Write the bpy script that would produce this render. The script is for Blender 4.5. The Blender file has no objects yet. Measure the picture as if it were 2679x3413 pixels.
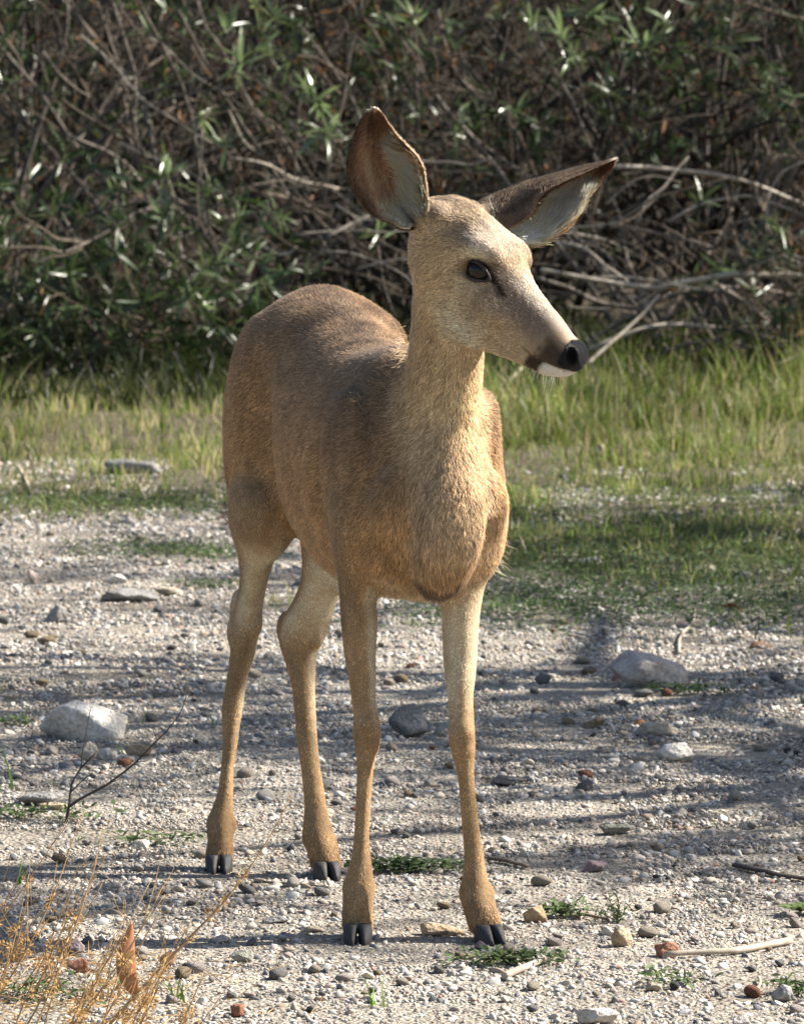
import bpy, bmesh, math, random
import numpy as np
from mathutils import Vector, Matrix, noise as mnoise

random.seed(7)
rng = np.random.default_rng(7)
scene = bpy.context.scene
COL = scene.collection

# ------------------------------------------------------------------ camera
FPX = 13300.0            # focal length in picture units (picture 1708 x 2176)
UC, VC = 854.0, 1088.0
CAM_H = 1.6
PITCH = math.atan(1211.0 / FPX)
cam_d = bpy.data.cameras.new('camera')
cam_d.sensor_fit = 'VERTICAL'
cam_d.sensor_height = 36.0
cam_d.sensor_width = 36.0
cam_d.lens = FPX / 2176.0 * 36.0
cam_d.clip_start = 0.5
cam_d.clip_end = 2000.0
cam_d.dof.use_dof = True
cam_d.dof.focus_distance = 9.93
cam_d.dof.aperture_fstop = 18.0
cam = bpy.data.objects.new('camera', cam_d)
COL.objects.link(cam)
cam.location = (0, 0, CAM_H)
cam.rotation_euler = (math.pi / 2 - PITCH, 0, 0)
scene.camera = cam

# ------------------------------------------------------------------ light
SUN_EL = math.radians(39)
SUN_AZ = math.radians(11)      # direction to the sun: to the right, this far behind the subject
to_sun = Vector((math.cos(SUN_EL) * math.cos(SUN_AZ), math.cos(SUN_EL) * math.sin(SUN_AZ), math.sin(SUN_EL)))
world = bpy.data.worlds.new('World')
scene.world = world
world.use_nodes = True
wn = world.node_tree
wn.nodes.clear()
w_out = wn.nodes.new('ShaderNodeOutputWorld')
w_bg = wn.nodes.new('ShaderNodeBackground')
w_sky = wn.nodes.new('ShaderNodeTexSky')
w_sky.sky_type = 'NISHITA'
w_sky.sun_disc = False
w_sky.sun_elevation = SUN_EL
w_sky.sun_rotation = math.atan2(to_sun.x, to_sun.y)
w_sky.air_density = 1.0
w_sky.dust_density = 1.5
w_bg.inputs['Strength'].default_value = 0.058
wn.links.new(w_sky.outputs[0], w_bg.inputs[0])
wn.links.new(w_bg.outputs[0], w_out.inputs[0])
sun_d = bpy.data.lights.new('sun', 'SUN')
sun_d.energy = 5.0
sun_d.angle = math.radians(0.53)
sun_d.color = (1.0, 0.94, 0.85)
sun = bpy.data.objects.new('sun', sun_d)
COL.objects.link(sun)
sun.location = (20, 14, 20)
sun.rotation_euler = to_sun.to_track_quat('Z', 'Y').to_euler()

scene.view_settings.view_transform = 'Standard'
scene.view_settings.look = 'None'
scene.view_settings.gamma = 1.0
scene.view_settings.use_curve_mapping = False
scene.view_settings.exposure = 1.60
scene.cycles.max_bounces = 8
scene.cycles.transparent_max_bounces = 8
scene.cycles.use_denoising = True
scene.cycles.sample_clamp_indirect = 4.0

# ------------------------------------------------------------------ helpers
cp, sp = math.cos(PITCH), math.sin(PITCH)
def ray(u, v):
    dx, dy = (u - UC) / FPX, (VC - v) / FPX
    return np.array([dx, cp + dy * sp, -sp + dy * cp])
def at(u, v, Y):                       # point on the sight line of a picture point at depth Y
    d = ray(u, v)
    return np.array([0, 0, CAM_H]) + d * (Y / d[1])
def on_ground(u, v, z=0.0):
    d = ray(u, v)
    return np.array([0, 0, CAM_H]) + d * ((z - CAM_H) / d[2])
def px(Y):                             # metres per picture unit at depth Y
    return Y / FPX

def tag(o, label=None, cat=None, group=None, kind=None):
    if label: o['label'] = label
    if cat: o['category'] = cat
    if group: o['group'] = group
    if kind: o['kind'] = kind
    return o
def link(o, parent=None):
    COL.objects.link(o)
    if parent is not None: o.parent = parent
    return o
def empty(name, loc=(0, 0, 0), rz=0.0):
    o = bpy.data.objects.new(name, None)
    o.location = loc; o.rotation_euler = (0, 0, rz)
    o.empty_display_size = 0.05
    COL.objects.link(o)
    return o
def np_mesh(name, V, F, smooth=True, mat=None):
    """V (n,3), F (m,k) integer faces of constant size, or a list of such arrays."""
    me = bpy.data.meshes.new(name)
    Fs = F if isinstance(F, list) else [F]
    Fs = [np.asarray(f, dtype=np.int32) for f in Fs if len(f)]
    V = np.asarray(V, dtype=np.float32)
    me.vertices.add(len(V)); me.vertices.foreach_set('co', V.ravel())
    loops = np.concatenate([f.ravel() for f in Fs])
    counts = np.concatenate([np.full(len(f), f.shape[1], dtype=np.int32) for f in Fs])
    starts = np.concatenate([[0], np.cumsum(counts)[:-1]]).astype(np.int32)
    me.loops.add(len(loops)); me.loops.foreach_set('vertex_index', loops)
    me.polygons.add(len(counts)); me.polygons.foreach_set('loop_start', starts)
    me.update(calc_edges=True)
    me.polygons.foreach_set('use_smooth', np.full(len(counts), smooth, dtype=bool))
    if mat: me.materials.append(mat)
    return me
def set_col(me, name, rgb):
    a = me.attributes.new(name, 'FLOAT_COLOR', 'POINT')
    rgb = np.asarray(rgb, dtype=np.float32)
    a.data.foreach_set('color', np.hstack([rgb, np.ones((len(rgb), 1), np.float32)]).ravel())
def set_vec(me, name, vec):
    a = me.attributes.new(name, 'FLOAT_VECTOR', 'POINT')
    a.data.foreach_set('vector', np.asarray(vec, dtype=np.float32).ravel())
def mesh_obj(name, me, parent=None):
    return link(bpy.data.objects.new(name, me), parent)
def norm(a):
    a = np.asarray(a, float)
    return a / np.maximum(np.linalg.norm(a, axis=-1, keepdims=True), 1e-9)
def catmull(x, n):
    """resample rows of x (first column the parameter) smoothly"""
    x = np.asarray(x, float)
    t = np.linspace(0, len(x) - 1, n)
    i = np.clip(t.astype(int), 0, len(x) - 2); f = (t - i)[:, None]
    p = lambda k: x[np.clip(i + k, 0, len(x) - 1)]
    a, b, c, d = p(-1), p(0), p(1), p(2)
    return 0.5 * ((2 * b) + (c - a) * f + (2 * a - 5 * b + 4 * c - d) * f**2 + (-a + 3 * b - 3 * c + d) * f**3)

# value noise on numpy points (cheap, tileless)
_perm = np.random.default_rng(3).random((32, 32, 32)).astype(np.float32)
def vnoise(P, scale):
    Q = np.asarray(P, float) * scale + 100.0
    I = np.floor(Q).astype(int); f = Q - I; f = f * f * (3 - 2 * f)
    r = 0
    for dx in (0, 1):
        for dy in (0, 1):
            for dz in (0, 1):
                w = (f[..., 0] if dx else 1 - f[..., 0]) * (f[..., 1] if dy else 1 - f[..., 1]) * (f[..., 2] if dz else 1 - f[..., 2])
                r = r + w * _perm[(I[..., 0] + dx) % 32, (I[..., 1] + dy) % 32, (I[..., 2] + dz) % 32]
    return r
def sstep(a, b, x):
    t = np.clip((x - a) / (b - a), 0, 1)
    return t * t * (3 - 2 * t)

# ------------------------------------------------------------------ materials
def new_mat(name):
    m = bpy.data.materials.new(name)
    m.use_nodes = True
    nt = m.node_tree
    b = nt.nodes['Principled BSDF']
    return m, nt, b
def nd(nt, kind, **kw):
    n = nt.nodes.new(kind)
    for k, v in kw.items():
        setattr(n, k, v)
    return n
def ramp(nt, stops):
    r = nt.nodes.new('ShaderNodeValToRGB')
    e = r.color_ramp.elements
    while len(e) < len(stops): e.new(0.5)
    for el, (p, c) in zip(e, stops):
        el.position = p; el.color = (*c, 1)
    return r
# ================================================================== THE DEER
HEAD_A = math.radians(14)
DF = np.array([math.sin(HEAD_A), -math.cos(HEAD_A), 0.0])    # the way the body points
DS = np.array([math.cos(HEAD_A), math.sin(HEAD_A), 0.0])     # its left side (right in the picture)
DO = np.array([-0.140, 10.73, 0.0])
UPV = np.array([0, 0, 1.0])

AL = math.radians(30)
H_P = at(965, 440, 9.86)                                     # poll
hp = math.radians(43.8)
HF = np.array([math.cos(AL) * math.cos(hp), -math.sin(AL) * math.cos(hp), -math.sin(hp)])
HS = np.array([math.sin(AL), math.cos(AL), 0.0])
HU = np.cross(HF, HS)
def head_pt(a, b, c): return H_P + a * HF + b * HS + c * HU
def head_loc(P):
    D = P - H_P
    return D @ HF, D @ HS, D @ HU
def body_loc(P):
    D = P - DO
    return D @ DF, D @ DS, D[..., 2]

def gencyl(org, A, B, C, rows, n=160, power=2.0):
    """generalised cylinder: rows of t, cB, cC, rB, rC along A; returns (fn, bbox)"""
    rows = np.array(sorted(rows), float)
    k = catmull(rows, n)
    k[:, 0] = np.maximum.accumulate(k[:, 0])
    t0, t1 = rows[0, 0], rows[-1, 0]
    def fn(P):
        D = P - org
        t, b, c = D @ A, D @ B, D @ C
        tc = np.clip(t, t0, t1)
        cb, cc = np.interp(tc, k[:, 0], k[:, 1]), np.interp(tc, k[:, 0], k[:, 2])
        rb, rc = np.interp(tc, k[:, 0], k[:, 3]), np.interp(tc, k[:, 0], k[:, 4])
        x, y = np.abs(b - cb) / rb, np.abs(c - cc) / rc
        k0 = (x**power + y**power) ** (1 / power) + 1e-6
        k1 = np.sqrt((x / rb) ** 2 + (y / rc) ** 2) + 1e-6
        d = k0 * (k0 - 1) / k1
        d = np.maximum(d, -np.minimum(rb, rc))
        return np.maximum(d, np.maximum(t0 - t, t - t1))
    pts = []
    for r in k[::8]:
        for sb in (-1, 1):
            for sc in (-1, 1):
                pts.append(org + A * r[0] + B * (r[1] + sb * r[3]) + C * (r[2] + sc * r[4]))
    pts = np.array(pts)
    return fn, pts.min(0), pts.max(0)
def ellipsoid(c, axes, radii):
    c = np.asarray(c, float); M = np.array([norm(a) for a in axes]); r = np.asarray(radii, float)
    def fn(P):
        q = (P - c) @ M.T
        k0 = np.sqrt(((q / r) ** 2).sum(-1)) + 1e-6
        k1 = np.sqrt(((q / (r * r)) ** 2).sum(-1)) + 1e-6
        return k0 * (k0 - 1) / k1
    e = np.sqrt(((M * r[:, None]) ** 2).sum(0))
    return fn, c - e, c + e
def capsule(p, q, r0, r1):
    p, q = np.asarray(p, float), np.asarray(q, float)
    ax = q - p; L2 = ax @ ax
    def fn(P):
        t = np.clip(((P - p) @ ax) / L2, 0, 1)
        return np.linalg.norm(P - p - t[..., None] * ax, axis=-1) - (r0 + (r1 - r0) * t)
    R = max(r0, r1)
    return fn, np.minimum(p, q) - R, np.maximum(p, q) + R
def bl(f, s, z): return DO + f * DF + s * DS + z * UPV

PR = []                                   # (region, prim, blend, subtract)
def add(region, prim, k, sub=False): PR.append((region, prim, k, sub))

# --- torso: sections along the body axis (f, centre side, centre height, half width, half height)
def sec(f, top, bot, w, s=0.0): return (f, s, (top + bot) / 2, w, (top - bot) / 2)
torso = [sec(-0.178, .85, .80, .012), sec(-0.165, .895, .76, .050), sec(-0.13, .950, .69, .085), sec(-0.06, .998, .63, .115), sec(0.03, 1.013, .60, .128),
         sec(0.13, .995, .585, .130), sec(0.26, .960, .555, .140), sec(0.40, .937, .535, .147), sec(0.53, .930, .535, .140),
         sec(0.65, .930, .545, .122), sec(0.75, .885, .550, .100), sec(0.83, .820, .565, .074), sec(0.89, .765, .595, .052),
         sec(0.925, .745, .625, .046), sec(0.940, .70, .665, .012)]
add('body', gencyl(DO, DF, DS, UPV, torso, power=2.08), 0.02)
# hip bones and loin ridge, thighs
for s in (-1, 1):
    add('body', ellipsoid(bl(0.06, s * .072, .920), (DF, DS, UPV), (.08, .035, .035)), 0.06)
    add('body', ellipsoid(bl(-0.035, s * .098, .755), (DF * .95 - UPV * .3, DS, DF * .3 + UPV * .95), (.125, .055, .185)), 0.07)
    # shoulder blade and upper arm
    add('body', ellipsoid(bl(0.66, s * .094, .745), (DF * .93 - UPV * .36, DS, DF * .36 + UPV * .93), (.075, .022, .110)), 0.085)
    add('body', ellipsoid(bl(0.74, s * .084, .672), (DF * .8 + UPV * .6, DS, -DF * .6 + UPV * .8), (.055, .036, .09)), 0.04)
    # brisket muscles
    add('body', ellipsoid(bl(0.825, s * .078, .705), (DF, DS, UPV), (.040, .030, .055)), 0.03)      # point of the shoulder
add('body', ellipsoid(bl(0.63, 0, .895), (DF, DS, UPV), (.15, .045, .042)), 0.05)
add('body', ellipsoid(bl(0.74, .050, .815), (DF, DS * .8 - UPV * .6, UPV * .8 + DS * .6), (.07, .035, .07)), 0.05)
add('body', ellipsoid(bl(0.855, -.012, .640), (DF, DS, UPV), (.056, .042, .066)), 0.035)        # brisket
add('body', ellipsoid(bl(0.835, .0, .725), (DF * .9 - UPV * .43, DS, UPV * .9 + DF * .43), (.062, .054, .115)), 0.05)
# hollows: behind the shoulder, before the thigh, between brisket and forelegs
for s in (-1, 1):
    add('body', capsule(bl(0.555, s * .158, .84), bl(0.60, s * .150, .62), .016, .020), 0.035, True)
    add('body', ellipsoid(bl(0.155, s * .178, .735), (DF * .93 + UPV * .36, DS, UPV * .93 - DF * .36), (.075, .075, .16)), 0.05, True)
add('body', capsule(bl(.880, .068, .665), bl(.835, .056, .575), .008, .011), 0.028, True)
add('body', capsule(bl(.885, -.070, .655), bl(.835, -.062, .570), .008, .011), 0.028, True)
# flank fold
# --- neck: sections along an axis from chest to poll
NB = bl(0.745, 0.0, .775); NT = head_pt(.055, -0.004, -.055)
NA = norm(NT - NB); NL = np.linalg.norm(NT - NB)
NSd = norm(DS - NA * (DS @ NA)); NFr = np.cross(NA, NSd); NFr = NFr if NFr @ DF > 0 else -NFr
neck = [(-.10, 0, .03, .030, .06), (-.06, 0, .03, .054, .105), (.02, .002, .02, .059, .112), (.10, .006, .012, .056, .102), (.18, .008, .004, .054, .092),
        (.26, .006, .0, .0550, .083), (.33, .001, .0, .0580, .078), (NL, -.003, .0, .060, .074), (NL + .05, 0, .0, .045, .055), (NL + .065, 0, 0, .02, .02)]
add('neck', gencyl(NB, NA, NSd, NFr, neck), 0.028)

# --- head
_ce, _se = math.cos(math.radians(24)), math.sin(math.radians(24))
E1 = HF * _ce + HU * _se; E2 = HU * _ce - HF * _se      # long and short axis of the eye
hd = [  # a, b, c centre, half width, half height
    (-.045, 0, -.040, .010, .010), (-.035, 0, -.040, .030, .028), (-.015, 0, -.038, .046, .042), (.02, 0, -.045, .055, .058), (.06, 0, -.048, .058, .068),
    (.10, 0, -.050, .058, .072), (.14, 0, -.052, .054, .068), (.18, 0, -.048, .046, .060), (.22, 0, -.044, .038, .053),
    (.25, 0, -.038, .0335, .047), (.28, 0, -.034, .0290, .040), (.30, 0, -.031, .0265, .034), (.317, 0, -.027, .0225, .027), (.328, 0, -.024, .016, .019), (.334, 0, -.022, .006, .008)]
add('head', gencyl(H_P, HF, HS, HU, hd, power=2.2), 0.03)
add('head', ellipsoid(head_pt(.075, 0, .003), (HF, HS, HU), (.080, .046, .022)), 0.03)         # forehead
for s in (-1, 1):
    add('head', ellipsoid(head_pt(.098, s * .047, .010), (E1, HS, E2), (.028, .016, .010)), 0.025)   # brow
    add('head', ellipsoid(head_pt(.150, s * .036, -.085), (HF * .9 - HU * .43, HS, HF * .43 + HU * .9), (.055, .020, .040)), 0.03)  # jaw muscle
    add('head', ellipsoid(head_pt(.155, s * .042, -.048), (HF, HS, HU), (.045, .016, .014)), 0.02)  # cheek bone
    add('head', capsule(head_pt(.020, s * .036, -.025), head_pt(.005, s * .056, -.012), .026, .020), 0.025)  # ear root
    add('head', ellipsoid(head_pt(.309, s * .0140, -.011), (HF, HS, HU), (.018, .0125, .0145)), 0.012)  # nose wing
    add('head', ellipsoid(head_pt(.296, s * .016, -.036), (HF * .9 + HU * .43, HS, HU * .9 - HF * .43), (.030, .014, .013)), 0.012)  # upper lip
add('head', ellipsoid(head_pt(.301, 0, -.0535), (HF * .9 + HU * .43, HS, HU * .9 - HF * .43), (.028, .021, .0125)), 0.008)      # chin
add('head', capsule(head_pt(.18, 0, -.102), head_pt(.285, 0, -.060), .024, .015), 0.02)      # lower jaw
add('head', capsule(at(915, 478, 9.83), at(893, 440, 9.815), .022, .012), 0.02)
add('head', capsule(at(1035, 465, 9.94), at(1085, 468, 9.925), .024, .014), 0.02)
add('head', ellipsoid(head_pt(.116, .054, .003), (HF, HS, HU), (.026, .016, .013)), 0.016)   # far brow
EYES = {sd: head_pt(.118, sd * .0525, -.0195) for sd in (-1, 1)}
for s in (-1, 1):
    add('head', ellipsoid(EYES[s] + HS * s * .010, (E1, HS, E2), (.0205, .012, .0145)), 0.006, True)  # eye socket
    add('head', ellipsoid(head_pt(.160, s * .050, -.0145), (HF, HS, HU), (.016, .008, .0025)), 0.006, True)  # tear gland
    add('head', ellipsoid(head_pt(.3175, s * .0225, -.0105), (HF * .75 - HU * .66, HS, HF * .66 + HU * .75), (.0135, .012, .0072)), 0.003, True)  # nostril
    add('head', capsule(head_pt(.258, s * .036, -.0655), head_pt(.327, s * .012, -.0335), .0030, .0030), 0.004, True)  # mouth line

# --- legs from picture outlines: (v, left edge, right edge, depth, half depth)
HIND_R = [(990, 535, 560, 10.70, .04), (1040, 500, 585, 10.70, .10), (1090, 490, 598, 10.70, .105), (1148, 500, 597, 10.72, .092), (1190, 505, 585, 10.755, .078), (1232, 508, 572, 10.785, .062), (1275, 500, 563, 10.81, .050),
          (1316, 494, 558, 10.825, .044), (1358, 489, 551, 10.825, .038), (1401, 486, 541, 10.82, .030), (1443, 480, 527, 10.815, .0255),
          (1510, 470, 517, 10.805, .0225), (1569, 472, 508, 10.795, .021), (1633, 468, 499, 10.785, .0205), (1687, 460, 497, 10.775, .024),
          (1738, 442, 498, 10.765, .032), (1780, 441, 498, 10.755, .032), (1818, 438, 495, 10.745, .030), (1834, 441, 492, 10.743, .025), (1839, 456, 478, 10.742, .008)]
HIND_L = [(1050, 690, 720, 10.62, .04), (1100, 650, 775, 10.62, .095), (1150, 640, 775, 10.62, .100), (1200, 640, 758, 10.65, .088), (1232, 638, 740, 10.68, .074), (1274, 622, 720, 10.72, .060), (1316, 598, 706, 10.745, .052),
          (1350, 590, 695, 10.755, .044), (1375, 594, 681, 10.755, .037), (1401, 602, 674, 10.75, .031), (1443, 615, 672, 10.74, .0265), (1485, 621, 672, 10.73, .0235),
          (1569, 629, 676, 10.715, .0215), (1654, 640, 686, 10.70, .021), (1717, 645, 697, 10.69, .0245), (1772, 642, 710, 10.68, .032),
          (1822, 657, 723, 10.670, .031), (1850, 665, 722, 10.663, .026), (1856, 684, 704, 10.662, .008)]
FORE_R = [(1010, 750, 790, 10.04, .03), (1060, 712, 830, 10.04, .075), (1130, 708, 826, 10.04, .085), (1200, 714, 808, 10.045, .068), (1274, 720, 800, 10.05, .054), (1316, 722, 804, 10.045, .048), (1358, 726, 802, 10.04, .042), (1401, 731, 800, 10.035, .036),
          (1443, 739, 801, 10.03, .031), (1485, 745, 800, 10.025, .028), (1527, 749, 808, 10.02, .028), (1557, 747, 811, 10.018, .029), (1590, 752, 807, 10.02, .026),
          (1612, 755, 799, 10.02, .0225), (1654, 756, 794, 10.02, .020), (1738, 753, 788, 10.02, .0185), (1780, 750, 786, 10.02, .0195), (1822, 745, 790, 10.02, .024),
          (1865, 734, 794, 10.018, .031), (1907, 727, 794, 10.010, .033), (1958, 727, 792, 10.003, .031), (1977, 729, 790, 10.0, .026), (1984, 748, 772, 10.0, .008)]
FORE_L = [(1010, 970, 1010, 10.02, .03), (1060, 925, 1060, 10.02, .075), (1130, 920, 1054, 10.02, .085), (1200, 928, 1042, 10.03, .068), (1249, 937, 1030, 10.035, .056), (1316, 937, 1020, 10.03, .047), (1358, 938, 1017, 10.025, .042), (1401, 940, 1015, 10.02, .036), (1443, 944, 1011, 10.01, .031),
          (1485, 950, 1007, 10.005, .028), (1527, 952, 1009, 10.0, .0275), (1569, 951, 1011, 9.998, .0285), (1603, 958, 1011, 10.0, .026), (1633, 967, 1009, 10.0, .0225),
          (1675, 973, 1011, 10.0, .020), (1738, 978, 1017, 10.0, .0185), (1780, 982, 1023, 10.0, .0195), (1822, 984, 1030, 10.0, .0235), (1865, 981, 1037, 9.998, .030),
          (1907, 976, 1048, 9.99, .033), (1949, 990, 1063, 9.98, .032), (1970, 996, 1064, 9.978, .028), (1987, 1004, 1066, 9.975, .024), (1993, 1026, 1048, 9.975, .008)]
def leg(rows):
    k = []
    for v, l, r, Y, dep in rows:
        p, q = at(l, v, Y), at(r, v, Y)
        c = (p + q) / 2
        k.append((c[2], c[0], c[1], (q[0] - p[0]) / 2 - .0015, dep))
    return gencyl(np.zeros(3), UPV, np.array([1.0, 0, 0]), np.array([0, 1.0, 0]), k, n=240)
for L in (HIND_R, HIND_L): add('hind', leg(L), 0.03)
for L in (FORE_R, FORE_L): add('fore', leg(L), 0.03)
# points of the hocks and the dew claw pads behind the fetlocks
add('hind', ellipsoid(at(508, 1300, 10.865), ((1, 0, 0), (0, 1, 0), UPV), (.016, .022, .040)), 0.02)
add('hind', ellipsoid(at(612, 1338, 10.80), ((1, 0, 0), (0, 1, 0), UPV), (.020, .022, .034)), 0.02)
# knee bones, fetlock knobs
for (u, v, Y, rx, ry, rz) in ((781, 1546, 9.996, .017, .012, .020), (779, 1580, 9.998, .014, .010, .012), (982, 1556, 9.977, .016, .012, .020), (984, 1592, 9.980, .013, .010, .012),
                              (742, 1888, 10.022, .010, .014, .016), (784, 1888, 10.022, .010, .014, .016), (990, 1895, 10.0, .010, .014, .016), (1038, 1900, 9.995, .010, .014, .016),
                              (452, 1752, 10.768, .010, .014, .016), (490, 1752, 10.768, .010, .014, .016), (655, 1782, 10.685, .010, .014, .016), (702, 1788, 10.68, .010, .014, .016),
                              (543, 1326, 10.80, .012, .016, .022), (674, 1352, 10.725, .012, .014, .022), (497, 1345, 10.84, .012, .016, .026)):
    add('hind' if v < 1500 or Y > 10.3 else 'fore', ellipsoid(at(u, v, Y), ((1, 0, 0), (0, 1, 0), UPV), (rx, ry, rz)), 0.009)
# stifles
add('hind', ellipsoid(at(560, 1105, 10.66), ((1, 0, 0), (0, 1, 0), UPV), (.045, .08, .07)), 0.04)
add('hind', ellipsoid(at(745, 1180, 10.60), ((1, 0, 0), (0, 1, 0), UPV), (.05, .08, .075)), 0.04)

def smin(a, b, k):
    h = np.maximum(k - np.abs(a - b), 0) / k
    return np.minimum(a, b) - h * h * k * 0.25
def smax(a, b, k): return -smin(-a, -b, k)

def build_field(h=0.004):
    lo = np.min([p[1][1] for p in PR], axis=0) - .02; hi = np.max([p[1][2] for p in PR], axis=0) + .02
    lo = np.array([lo[0], lo[1], -0.002]);
    n = np.ceil((hi - lo) / h).astype(int) + 1
    F = np.full(n, 0.06, np.float32)
    ax = [lo[i] + h * np.arange(n[i]) for i in range(3)]
    for reg, (fn, a, b), k, sub in PR:
        m = max(k, .012) + .02
        i0 = np.maximum(((a - m - lo) / h).astype(int), 0); i1 = np.minimum(((b + m - lo) / h).astype(int) + 2, n)
        G = np.stack(np.meshgrid(*[ax[i][i0[i]:i1[i]] for i in range(3)], indexing='ij'), -1)
        d = fn(G).astype(np.float32)
        sl = tuple(slice(i0[i], i1[i]) for i in range(3))
        F[sl] = smax(F[sl], -d, k) if sub else smin(F[sl], d, k)
    return F, lo, h
def surface_nets(F, lo, h):
    I = F < 0
    c = [I[i:I.shape[0] - 1 + i, j:I.shape[1] - 1 + j, k:I.shape[2] - 1 + k] for i in (0, 1) for j in (0, 1) for k in (0, 1)]
    cnt = sum(x.astype(np.uint8) for x in c)
    act = (cnt > 0) & (cnt < 8)
    idx = np.argwhere(act)
    vid = np.full(act.shape, -1, np.int32); vid[act] = np.arange(len(idx))
    corners = np.array([(i, j, k) for i in (0, 1) for j in (0, 1) for k in (0, 1)])
    val = np.stack([F[tuple((idx + o).T)] for o in corners], 1)
    P = np.zeros((len(idx), 3)); W = np.zeros(len(idx))
    for a in range(8):
        for b in range(a + 1, 8):
            if np.abs(corners[a] - corners[b]).sum() != 1: continue
            fa, fb = val[:, a], val[:, b]
            m = (fa < 0) != (fb < 0)
            t = fa[m] / (fa[m] - fb[m])
            P[m] += corners[a] + t[:, None] * (corners[b] - corners[a]); W[m] += 1
    V = lo + h * (idx + P / W[:, None])
    faces = []
    for axis in range(3):
        sl0 = [slice(None)] * 3; sl1 = [slice(None)] * 3
        sl0[axis] = slice(0, -1); sl1[axis] = slice(1, None)
        e = np.argwhere(I[tuple(sl0)] != I[tuple(sl1)])
        o1, o2 = (axis + 1) % 3, (axis + 2) % 3
        ok = (e[:, o1] > 0) & (e[:, o2] > 0) & (e[:, o1] < I.shape[o1] - 1) & (e[:, o2] < I.shape[o2] - 1)
        e = e[ok]
        d1 = np.zeros(3, int); d1[o1] = 1; d2 = np.zeros(3, int); d2[o2] = 1
        q = np.stack([vid[tuple((e - d1 - d2).T)], vid[tuple((e - d2).T)], vid[tuple(e.T)], vid[tuple((e - d1).T)]], 1)
        fl = ~I[tuple(e.T)]
        q[fl] = q[fl][:, ::-1]
        faces.append(q)
    return V, np.concatenate(faces)
def mesh_normals(V, F):
    n = np.cross(V[F[:, 2]] - V[F[:, 0]], V[F[:, 3]] - V[F[:, 1]])
    N = np.zeros_like(V)
    for i in range(4): np.add.at(N, F[:, i], n)
    return norm(N), np.linalg.norm(n, axis=1) / 2

_F, _lo, _h = build_field(0.004)
DV, DFc = surface_nets(_F, _lo, _h)
# keep only above ground parts, relax once so the voxel steps vanish
def relax(V, F, it, w=0.5):
    n = len(V)
    E = np.concatenate([F[:, [0, 1]], F[:, [1, 2]], F[:, [2, 3]], F[:, [3, 0]]])
    for _ in range(it):
        S = np.zeros_like(V); C = np.bincount(np.concatenate([E[:, 0], E[:, 1]]), minlength=n)
        for ax_ in range(3):
            S[:, ax_] = np.bincount(E[:, 0], V[E[:, 1], ax_], n) + np.bincount(E[:, 1], V[E[:, 0], ax_], n)
        V = V + w * (S / np.maximum(C, 1)[:, None] - V)
    return V
DV = relax(DV, DFc, 2)
DN, DArea = mesh_normals(DV, DFc)
print('deer verts', len(DV), 'faces', len(DFc))
# ------------------------------------------------------------------ ears: cupped shells with an inner and an outer face
def resample(pts, n):
    pts = np.asarray(pts, float)
    d = np.concatenate([[0], np.cumsum(np.linalg.norm(np.diff(pts, axis=0), axis=1))])
    dense = catmull(pts, 400)
    dd = np.concatenate([[0], np.cumsum(np.linalg.norm(np.diff(dense, axis=0), axis=1))])
    t = np.linspace(0, dd[-1], n)
    return np.stack([np.interp(t, dd, dense[:, i]) for i in range(dense.shape[1])], 1)
NT_, NS_ = 40, 22
def ear_grid(curves, ts):
    """curves: list of (n,3) world polylines from root to tip; smooth section through them"""
    C = np.stack(curves, 1)                    # (nt, nc, 3)
    out = np.zeros((C.shape[0], len(ts), 3))
    for i in range(C.shape[0]):
        out[i] = catmull(C[i], len(ts))
    return out
def curve3(pts, Y0, Y1, n=NT_, bulge=0.0):
    r = resample(pts, n)
    t = np.linspace(0, 1, n)
    Y = Y0 + (Y1 - Y0) * t + bulge * np.sin(np.pi * t)
    return np.array([at(u, v, y) for (u, v), y in zip(r, Y)])
def ear_mesh(name, G, thick, toward):
    """double walled shell; G (nt,ns,3); 'toward' is the direction the cup opens to"""
    nt, ns = G.shape[:2]
    du = np.gradient(G, axis=0); dv = np.gradient(G, axis=1)
    N = norm(np.cross(du, dv))
    if (N.reshape(-1, 3).mean(0) @ toward) < 0: N = -N
    s = np.linspace(0, 1, ns)[None, :, None]; t = np.linspace(0, 1, nt)[:, None, None]
    th = thick * (0.25 + 0.75 * np.sqrt(np.clip(4 * s * (1 - s), 0, 1))) * (1.3 - t)
    A = (G + N * th / 2).reshape(-1, 3); B = (G - N * th / 2).reshape(-1, 3)
    V = np.concatenate([A, B]); n = nt * ns
    i, j = np.meshgrid(np.arange(nt - 1), np.arange(ns - 1), indexing='ij')
    q = np.stack([i * ns + j, i * ns + j + 1, (i + 1) * ns + j + 1, (i + 1) * ns + j], -1).reshape(-1, 4)
    rim = [k * ns for k in range(nt)] + [(nt - 1) * ns + k for k in range(1, ns)] + [k * ns + ns - 1 for k in range(nt - 2, -1, -1)]
    rimq = np.array([(a, b, b + n, a + n) for a, b in zip(rim[:-1], rim[1:])])
    F = np.concatenate([q, q[:, ::-1] + n, rimq])
    # orientation: inner face normals along N
    f = q[0]; nn = np.cross(V[f[1]] - V[f[0]], V[f[3]] - V[f[0]])
    if nn @ N[0, 0] < 0: F = F[:, ::-1]
    st = np.stack([np.repeat(np.linspace(0, 1, nt), ns), np.tile(np.linspace(0, 1, ns), nt)], 1)
    return V, F, np.concatenate([st, st]), np.concatenate([np.ones(n), np.zeros(n)]), np.concatenate([N.reshape(-1, 3), -N.reshape(-1, 3)])

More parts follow.
